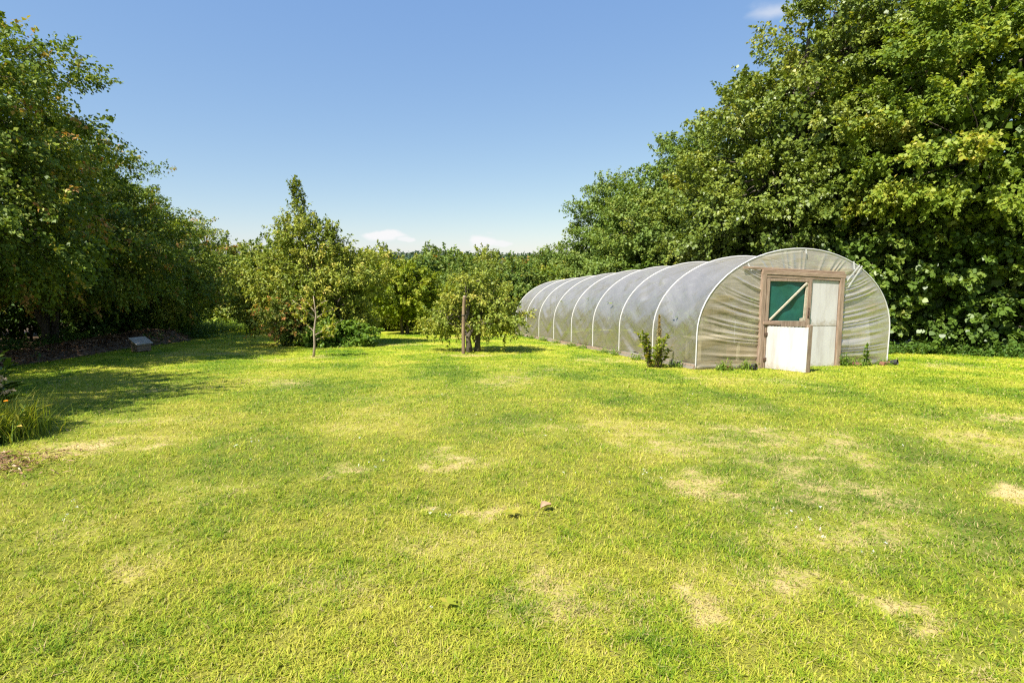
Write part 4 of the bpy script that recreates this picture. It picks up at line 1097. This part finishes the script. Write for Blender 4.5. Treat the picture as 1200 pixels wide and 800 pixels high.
# young tree, nearly bare
def young_tree():
    r = np.random.default_rng(61)
    p = ground(367, 418)
    o = empty('young_apple_tree', p, 'small nearly bare young tree with pale trunk before the pear', 'tree')
    mb = MB()
    T = np.array([(0, 0, -.1), (.05, 0, .3), (.05, 0, .62), (.11, .01, 1.0), (.09, 0, 1.3), (.07, 0, 1.48)])
    mb.tube(T, [.036, .029, .026, .020, .013, .006], 8)
    ends = []
    for a, b, c in [((.05, 0, .52), (.42, -.05, .72), (.78, -.1, .92)), ((.09, 0, .92), (.3, .1, 1.12), (.62, .12, 1.18)), ((.09, 0, .95), (-.2, 0, 1.2), (-.42, -.05, 1.38)),
                    ((.09, 0, 1.15), (.22, 0, 1.32), (.45, 0, 1.38)), ((.08, 0, 1.1), (-.08, .1, 1.3), (-.18, .12, 1.4)), ((.06, 0, .6), (-.2, .1, .85), (-.36, .1, 1.0)), ((.04, 0, .4), (.25, .1, .5), (.5, .1, .5))]:
        t = np.linspace(0, 1, 7)[:, None]; a, b, c = map(np.array, (a, b, c))
        P = a * (1 - t) ** 2 + 2 * b * t * (1 - t) + c * t ** 2 + r.normal(0, .01, (7, 3)) * t
        mb.tube(P, np.linspace(.015, .005, 7), 5); ends.append(P)
        for _ in range(3):
            k = r.integers(2, 6); q = P[k] + r.normal(0, .12, 3) + np.array([0, 0, .1])
            mb.tube([P[k], (P[k] + q) / 2 + r.normal(0, .01, 3), q], [.006, .004, .002], 4); ends.append(np.stack([P[k], (P[k] + q) / 2, q]))
    mb.build('trunk', M['pale_bark'], o, smooth=True)
    bs_ = []
    for P in ends:
        m = 34; t = r.uniform(.25, 1, m) * (len(P) - 1)
        bs_.append(np.stack([np.interp(t, range(len(P)), P[:, i]) for i in range(3)], 1))
    b = np.concatenate(bs_); n = len(b)
    V = leaves_from(b, norm(unit(n, r) + np.array([0, 0, -.2])), norm(unit(n, r) * .6 + np.array([0, 0, 1])), r.uniform(.04, .09, n), r.uniform(.025, .05, n))
    link('foliage', np_mesh('young_leaf', V.reshape(-1, 3), 4, {'tint': np.clip(r.normal(.75, .2, n), 0, 1)}), M['limeleaf'], o)
young_tree()
# bright apple tree
ax_, ay_ = ground(476, 391)[:2]
lime = make_tree('apple_tree', (ax_, ay_ - .3), 'bright yellow-green apple tree in the middle distance', 'tree', 'orchard apple trees', M['limeleaf'], 411,
          [(0, 0, 1.9, 1.55, 1.4, 1.05), (-.5, 0, 2.4, 1.0, 1.0, .75), (.7, .1, 1.5, 1.1, 1.1, .8)], 2.9, .11,
          n_clump=85, clump_r=.5, sprays=9, leaves=28, L=.12, W=.085, zmin=.55, twig=.4, up=.15, droop=.35, flat=.6, fill=700, n_main=7, fork=.2, stems=2)
bx_, by_ = ground(555, 412)[:2]
make_tree('apple_tree', (bx_, by_), 'small grey-green apple tree with low crown beside the wooden stake', 'tree', 'orchard apple trees', M['apple'], 412,
          [(.05, .35, 1.15, 1.10, .85, .62), (.1, .4, 1.62, .78, .7, .50), (-.80, .2, .88, .60, .6, .36), (.80, .1, .95, .65, .6, .42)], 2.2, .12,
          n_clump=95, clump_r=.30, sprays=7, leaves=22, L=.075, W=.048, zmin=.42, twig=.34, up=.1, droop=.4, flat=.6, fill=250, n_main=8, fork=.16, stems=2, spread=.5, avoid=(-.25, -.75, .62))

# ---- trees and hedge closing the orchard
G_B = 'background trees beyond the orchard'
def kd(**k): return {**dict(clump_r=.75, sprays=9, leaves=26, L=.15, W=.11, twig=.5, up=.2, droop=.25, flat=.65, fill=700, n_main=6, stems=3, fork=.15, zmin=.1), **k}
K1 = make_tree('hawthorn_bush', (-13.2, 31.5), 'pale sunlit thorn tree between left row and the pear', 'tree', G_B, M['hedge'], 501,
               [(0, 0, 2.4, 2.2, 1.9, 2.2), (.6, 0, 3.7, 1.4, 1.3, 1.2), (-.8, 0, 1.4, 1.8, 1.6, 1.3)], 4.8, .11, **kd(n_clump=85))
K2 = make_tree('plum_tree', (-4.2, 31.0), 'dark green plum tree standing behind the bright apple', 'tree', G_B, M['ash'], 502,
               [(0, 0, 2.3, 2.1, 1.9, 2.0), (.2, 0, 3.8, 1.2, 1.2, 1.2), (-.6, 0, 1.2, 1.9, 1.6, 1.1)], 4.8, .11, **kd(n_clump=85, up=.4))
K3 = make_tree('thorn_hedge', (0, 35.5), 'reddish-tipped hawthorn hedge clump left of the tunnel end', 'hedge', G_B, M['hedge'], 503,
               [(0, 0, 2.0, 2.6, 1.6, 1.9), (1.2, 0, 2.5, 1.6, 1.3, 1.4), (-1.2, 0, 1.8, 1.8, 1.4, 1.6)], 3.6, .09, **kd(n_clump=90, tip=.4))
place = [
    (K1, (-16.8, 33.0), 'pale thorn tree half hidden by the third left hawthorn', 1.1, (1.1, 1.1, 1.0), None),
    (K1, (-10.2, 33.2), 'pale thorn tree just behind the left side of the pear', 2.3, (1.0, 1.0, 0.88), M['pear']),
    (K2, (-11.2, 26.2), 'grey-green tree close behind the pear on its left', 3.3, (.72, .72, .7), M['pear']),
    (K2, (-7.6, 33.5), 'grey-green tree showing at the right shoulder of the pear', 3.3, (1.0, 1.0, 0.84), M['pear']),
    (K1, (-6.3, 28.5), 'grey-green tree between the pear and the bright apple', 4.2, (.72, .72, .82), M['pear']),
    (K2, (-1.7, 33.0), 'tree with upright leafy top behind the staked apple', 5.0, (.8, .8, 0.88), M['apple']),
    (K1, (-2.3, 27.5), 'dense bush behind the left half of the staked apple', .4, (.72, .72, 0.68), M['ash']),
    (K1, (.3, 27.9), 'dense bush behind the right half of the staked apple', 2.9, (.78, .78, 0.71), M['ash']),
    (K3, (2.6, 37.5), 'red-tipped hedge clump above the tunnel far end', 3.0, (1, 1, 0.95), None),
    (K3, (-3.6, 37.0), 'red-tipped hedge clump behind the staked apple', 1.8, (1, 1, 0.96), None),
    (K3, (1.9, 31.0), 'yellow-green hedge clump touching the tunnel far end', .5, (.8, .8, 0.83), M['bright']),
    (K3, (5.6, 35.5), 'hedge clump below the slender ash tree', 4.6, (1, 1, 1.1), M['hazel']),
    (K2, (-20.5, 31.0), 'thorn tree far left behind the hawthorn row', .9, (1.1, 1.1, 1.05), M['hedge']),
    (K3, (-6.8, 38.0), 'distant hedge clump behind the orchard gap', 5.5, (1.1, 1.1, 1.05), M['hedge']),
    (K3, (-11.5, 38.0), 'distant hedge clump behind the pear spire', .2, (1.1, 1.1, 1.06), M['hedge']),
    (K1, (-22.5, 24.5), 'thorn tree hidden behind the second left hawthorn', 2.0, (1.2, 1.2, 1.1), None),
    (K3, (-24, 20.5), 'hedge clump seen low through the left trunks', 1.0, (1.2, 1.2, 1.0), M['bright']),
    (K1, (9.0, 30.5), 'tree filling the gap between ash and sycamore', 2.0, (1.4, 1.4, 1.3), M['maple']),
    (K3, (-26, 13.5), 'hedge clump far left behind the nearest hawthorn', 2.0, (1.2, 1.2, 1.0), M['bright']),
    (K3, (20.5, 18.5), 'hedge clump deep behind the right hedge', 2.0, (1.4, 1.4, 1.4), M['hazel']),
]
K2.scale = (1, 1, .87)
for src, xy, lab, rz, sc, lm in place: copy_tree(src, xy, lab, rz, sc, None, lm)

# ================================================================== LIGHT, SKY, CAMERA
ELEV = R(53); SX, SY = -.70, -.715
sun = bpy.data.lights.new('sun', 'SUN'); sun.energy = 5.0; sun.angle = R(.53); sun.color = (1, .95, .86)
so = bpy.data.objects.new('sun', sun); COL.objects.link(so)
from mathutils import Vector
sdir = Vector((SX * math.cos(ELEV), SY * math.cos(ELEV), math.sin(ELEV)))
so.rotation_euler = sdir.to_track_quat('Z', 'Y').to_euler(); so.location = (-20, -15, 30)
w = bpy.data.worlds.new('World'); SC.world = w; w.use_nodes = True
nt = w.node_tree; nt.nodes.clear()
sky = N(nt, 'ShaderNodeTexSky', sky_type='NISHITA'); sky.sun_disc = False; sky.sun_elevation = ELEV
sky.sun_rotation = math.atan2(SX, SY); sky.altitude = 50; sky.air_density = 1.0; sky.dust_density = .35; sky.ozone_density = 2.2
tc = N(nt, 'ShaderNodeTexCoord')
ma = N(nt, 'ShaderNodeVectorMath', operation='MULTIPLY_ADD'); nt.links.new(sky.outputs[0], ma.inputs[0])
ma.inputs[1].default_value = (.625, .52, .25); ma.inputs[2].default_value = (.34, .92, 2.78)
col = ma.outputs[0]
SKY_CLOUDS = [(453, 276, 25, 6.5, 1.0, 1), (478, 281, 11, 4, .8, 2), (568, 283, 23, 8, 1.0, 2), (590, 286, 13, 4, .8, 4), (497, 284, 6, 2.5, .4, 6), (912, 12, 34, 12, .5, 5)]
for (px, py, rw, rh, st, sd) in SKY_CLOUDS:
    d = norm(ray(px, py)); rt = norm(np.cross(d, [0, 0, 1])); up = np.cross(rt, d)
    l0 = np.linalg.norm(ray(px, py))
    def dot(v, s):
        a = N(nt, 'ShaderNodeVectorMath', operation='DOT_PRODUCT'); nt.links.new(tc.outputs['Generated'], a.inputs[0]); a.inputs[1].default_value = tuple(v * s); return a.outputs['Value']
    su, sv = F * l0 / rw * 1.0, F * l0 / rh
    U = dot(rt, su); Vv = dot(up, sv)
    # flatter underside
    nz = N(nt, 'ShaderNodeTexNoise'); nz.inputs['Scale'].default_value = F / rw * .75; nz.inputs['Detail'].default_value = 5
    of = N(nt, 'ShaderNodeVectorMath', operation='MULTIPLY_ADD'); nt.links.new(tc.outputs['Generated'], of.inputs[0]); of.inputs[1].default_value = (1, 1, 2.2); of.inputs[2].default_value = (sd * 3.1,) * 3
    nt.links.new(of.outputs[0], nz.inputs['Vector'])
    def mth(op, a, b=None, c=None):
        n = N(nt, 'ShaderNodeMath', operation=op)
        for i, v in enumerate((a, b, c)):
            if v is None: continue
            if hasattr(v, 'links'): nt.links.new(v, n.inputs[i])
            else: n.inputs[i].default_value = v
        return n.outputs[0]
    q = mth('SQRT', mth('ADD', mth('MULTIPLY', U, U), mth('MULTIPLY', Vv, Vv)))
    e = mth('ADD', mth('SUBTRACT', 1.0, q), mth('MULTIPLY_ADD', nz.outputs[0], 2.2, -1.1))
    mr = N(nt, 'ShaderNodeMapRange', interpolation_type='SMOOTHSTEP'); nt.links.new(e, mr.inputs[0])
    mr.inputs[1].default_value = -.15; mr.inputs[2].default_value = .9 if st < .6 else .42; mr.inputs[3].default_value = 0; mr.inputs[4].default_value = st
    fr = N(nt, 'ShaderNodeVectorMath', operation='DOT_PRODUCT'); nt.links.new(tc.outputs['Generated'], fr.inputs[0]); fr.inputs[1].default_value = tuple(d)
    fac = mth('MULTIPLY', mr.outputs[0], mth('GREATER_THAN', fr.outputs['Value'], 0.0))
    col = mixc(nt, fac, col, (4.75, 4.75, 4.8))
bg = N(nt, 'ShaderNodeBackground'); bg.inputs[1].default_value = .09; nt.links.new(col, bg.inputs[0])
wo = N(nt, 'ShaderNodeOutputWorld'); nt.links.new(bg.outputs[0], wo.inputs[0])

cam = bpy.data.cameras.new('camera'); cam.sensor_width = 36; cam.lens = F / 1200 * 36; cam.clip_start = .05; cam.clip_end = 4000
co = bpy.data.objects.new('camera', cam); COL.objects.link(co); co.location = (0, 0, EYE); co.rotation_euler = (R(90) - PITCH, 0, 0)
SC.camera = co
SC.render.engine = 'CYCLES'
cy = SC.cycles
cy.max_bounces = 7; cy.diffuse_bounces = 3; cy.glossy_bounces = 2; cy.transmission_bounces = 3; cy.transparent_max_bounces = 12
cy.use_denoising = False
try: cy.denoiser = 'OPENIMAGEDENOISE'
except Exception: pass
cy.caustics_reflective = False; cy.caustics_refractive = False; cy.sample_clamp_indirect = 4; cy.pixel_filter_type = 'BLACKMAN_HARRIS'; cy.filter_width = 1.25
vs = SC.view_settings; vs.view_transform = 'Standard'; vs.look = 'None'; vs.gamma = 1; vs.exposure = 1.15; vs.use_curve_mapping = False
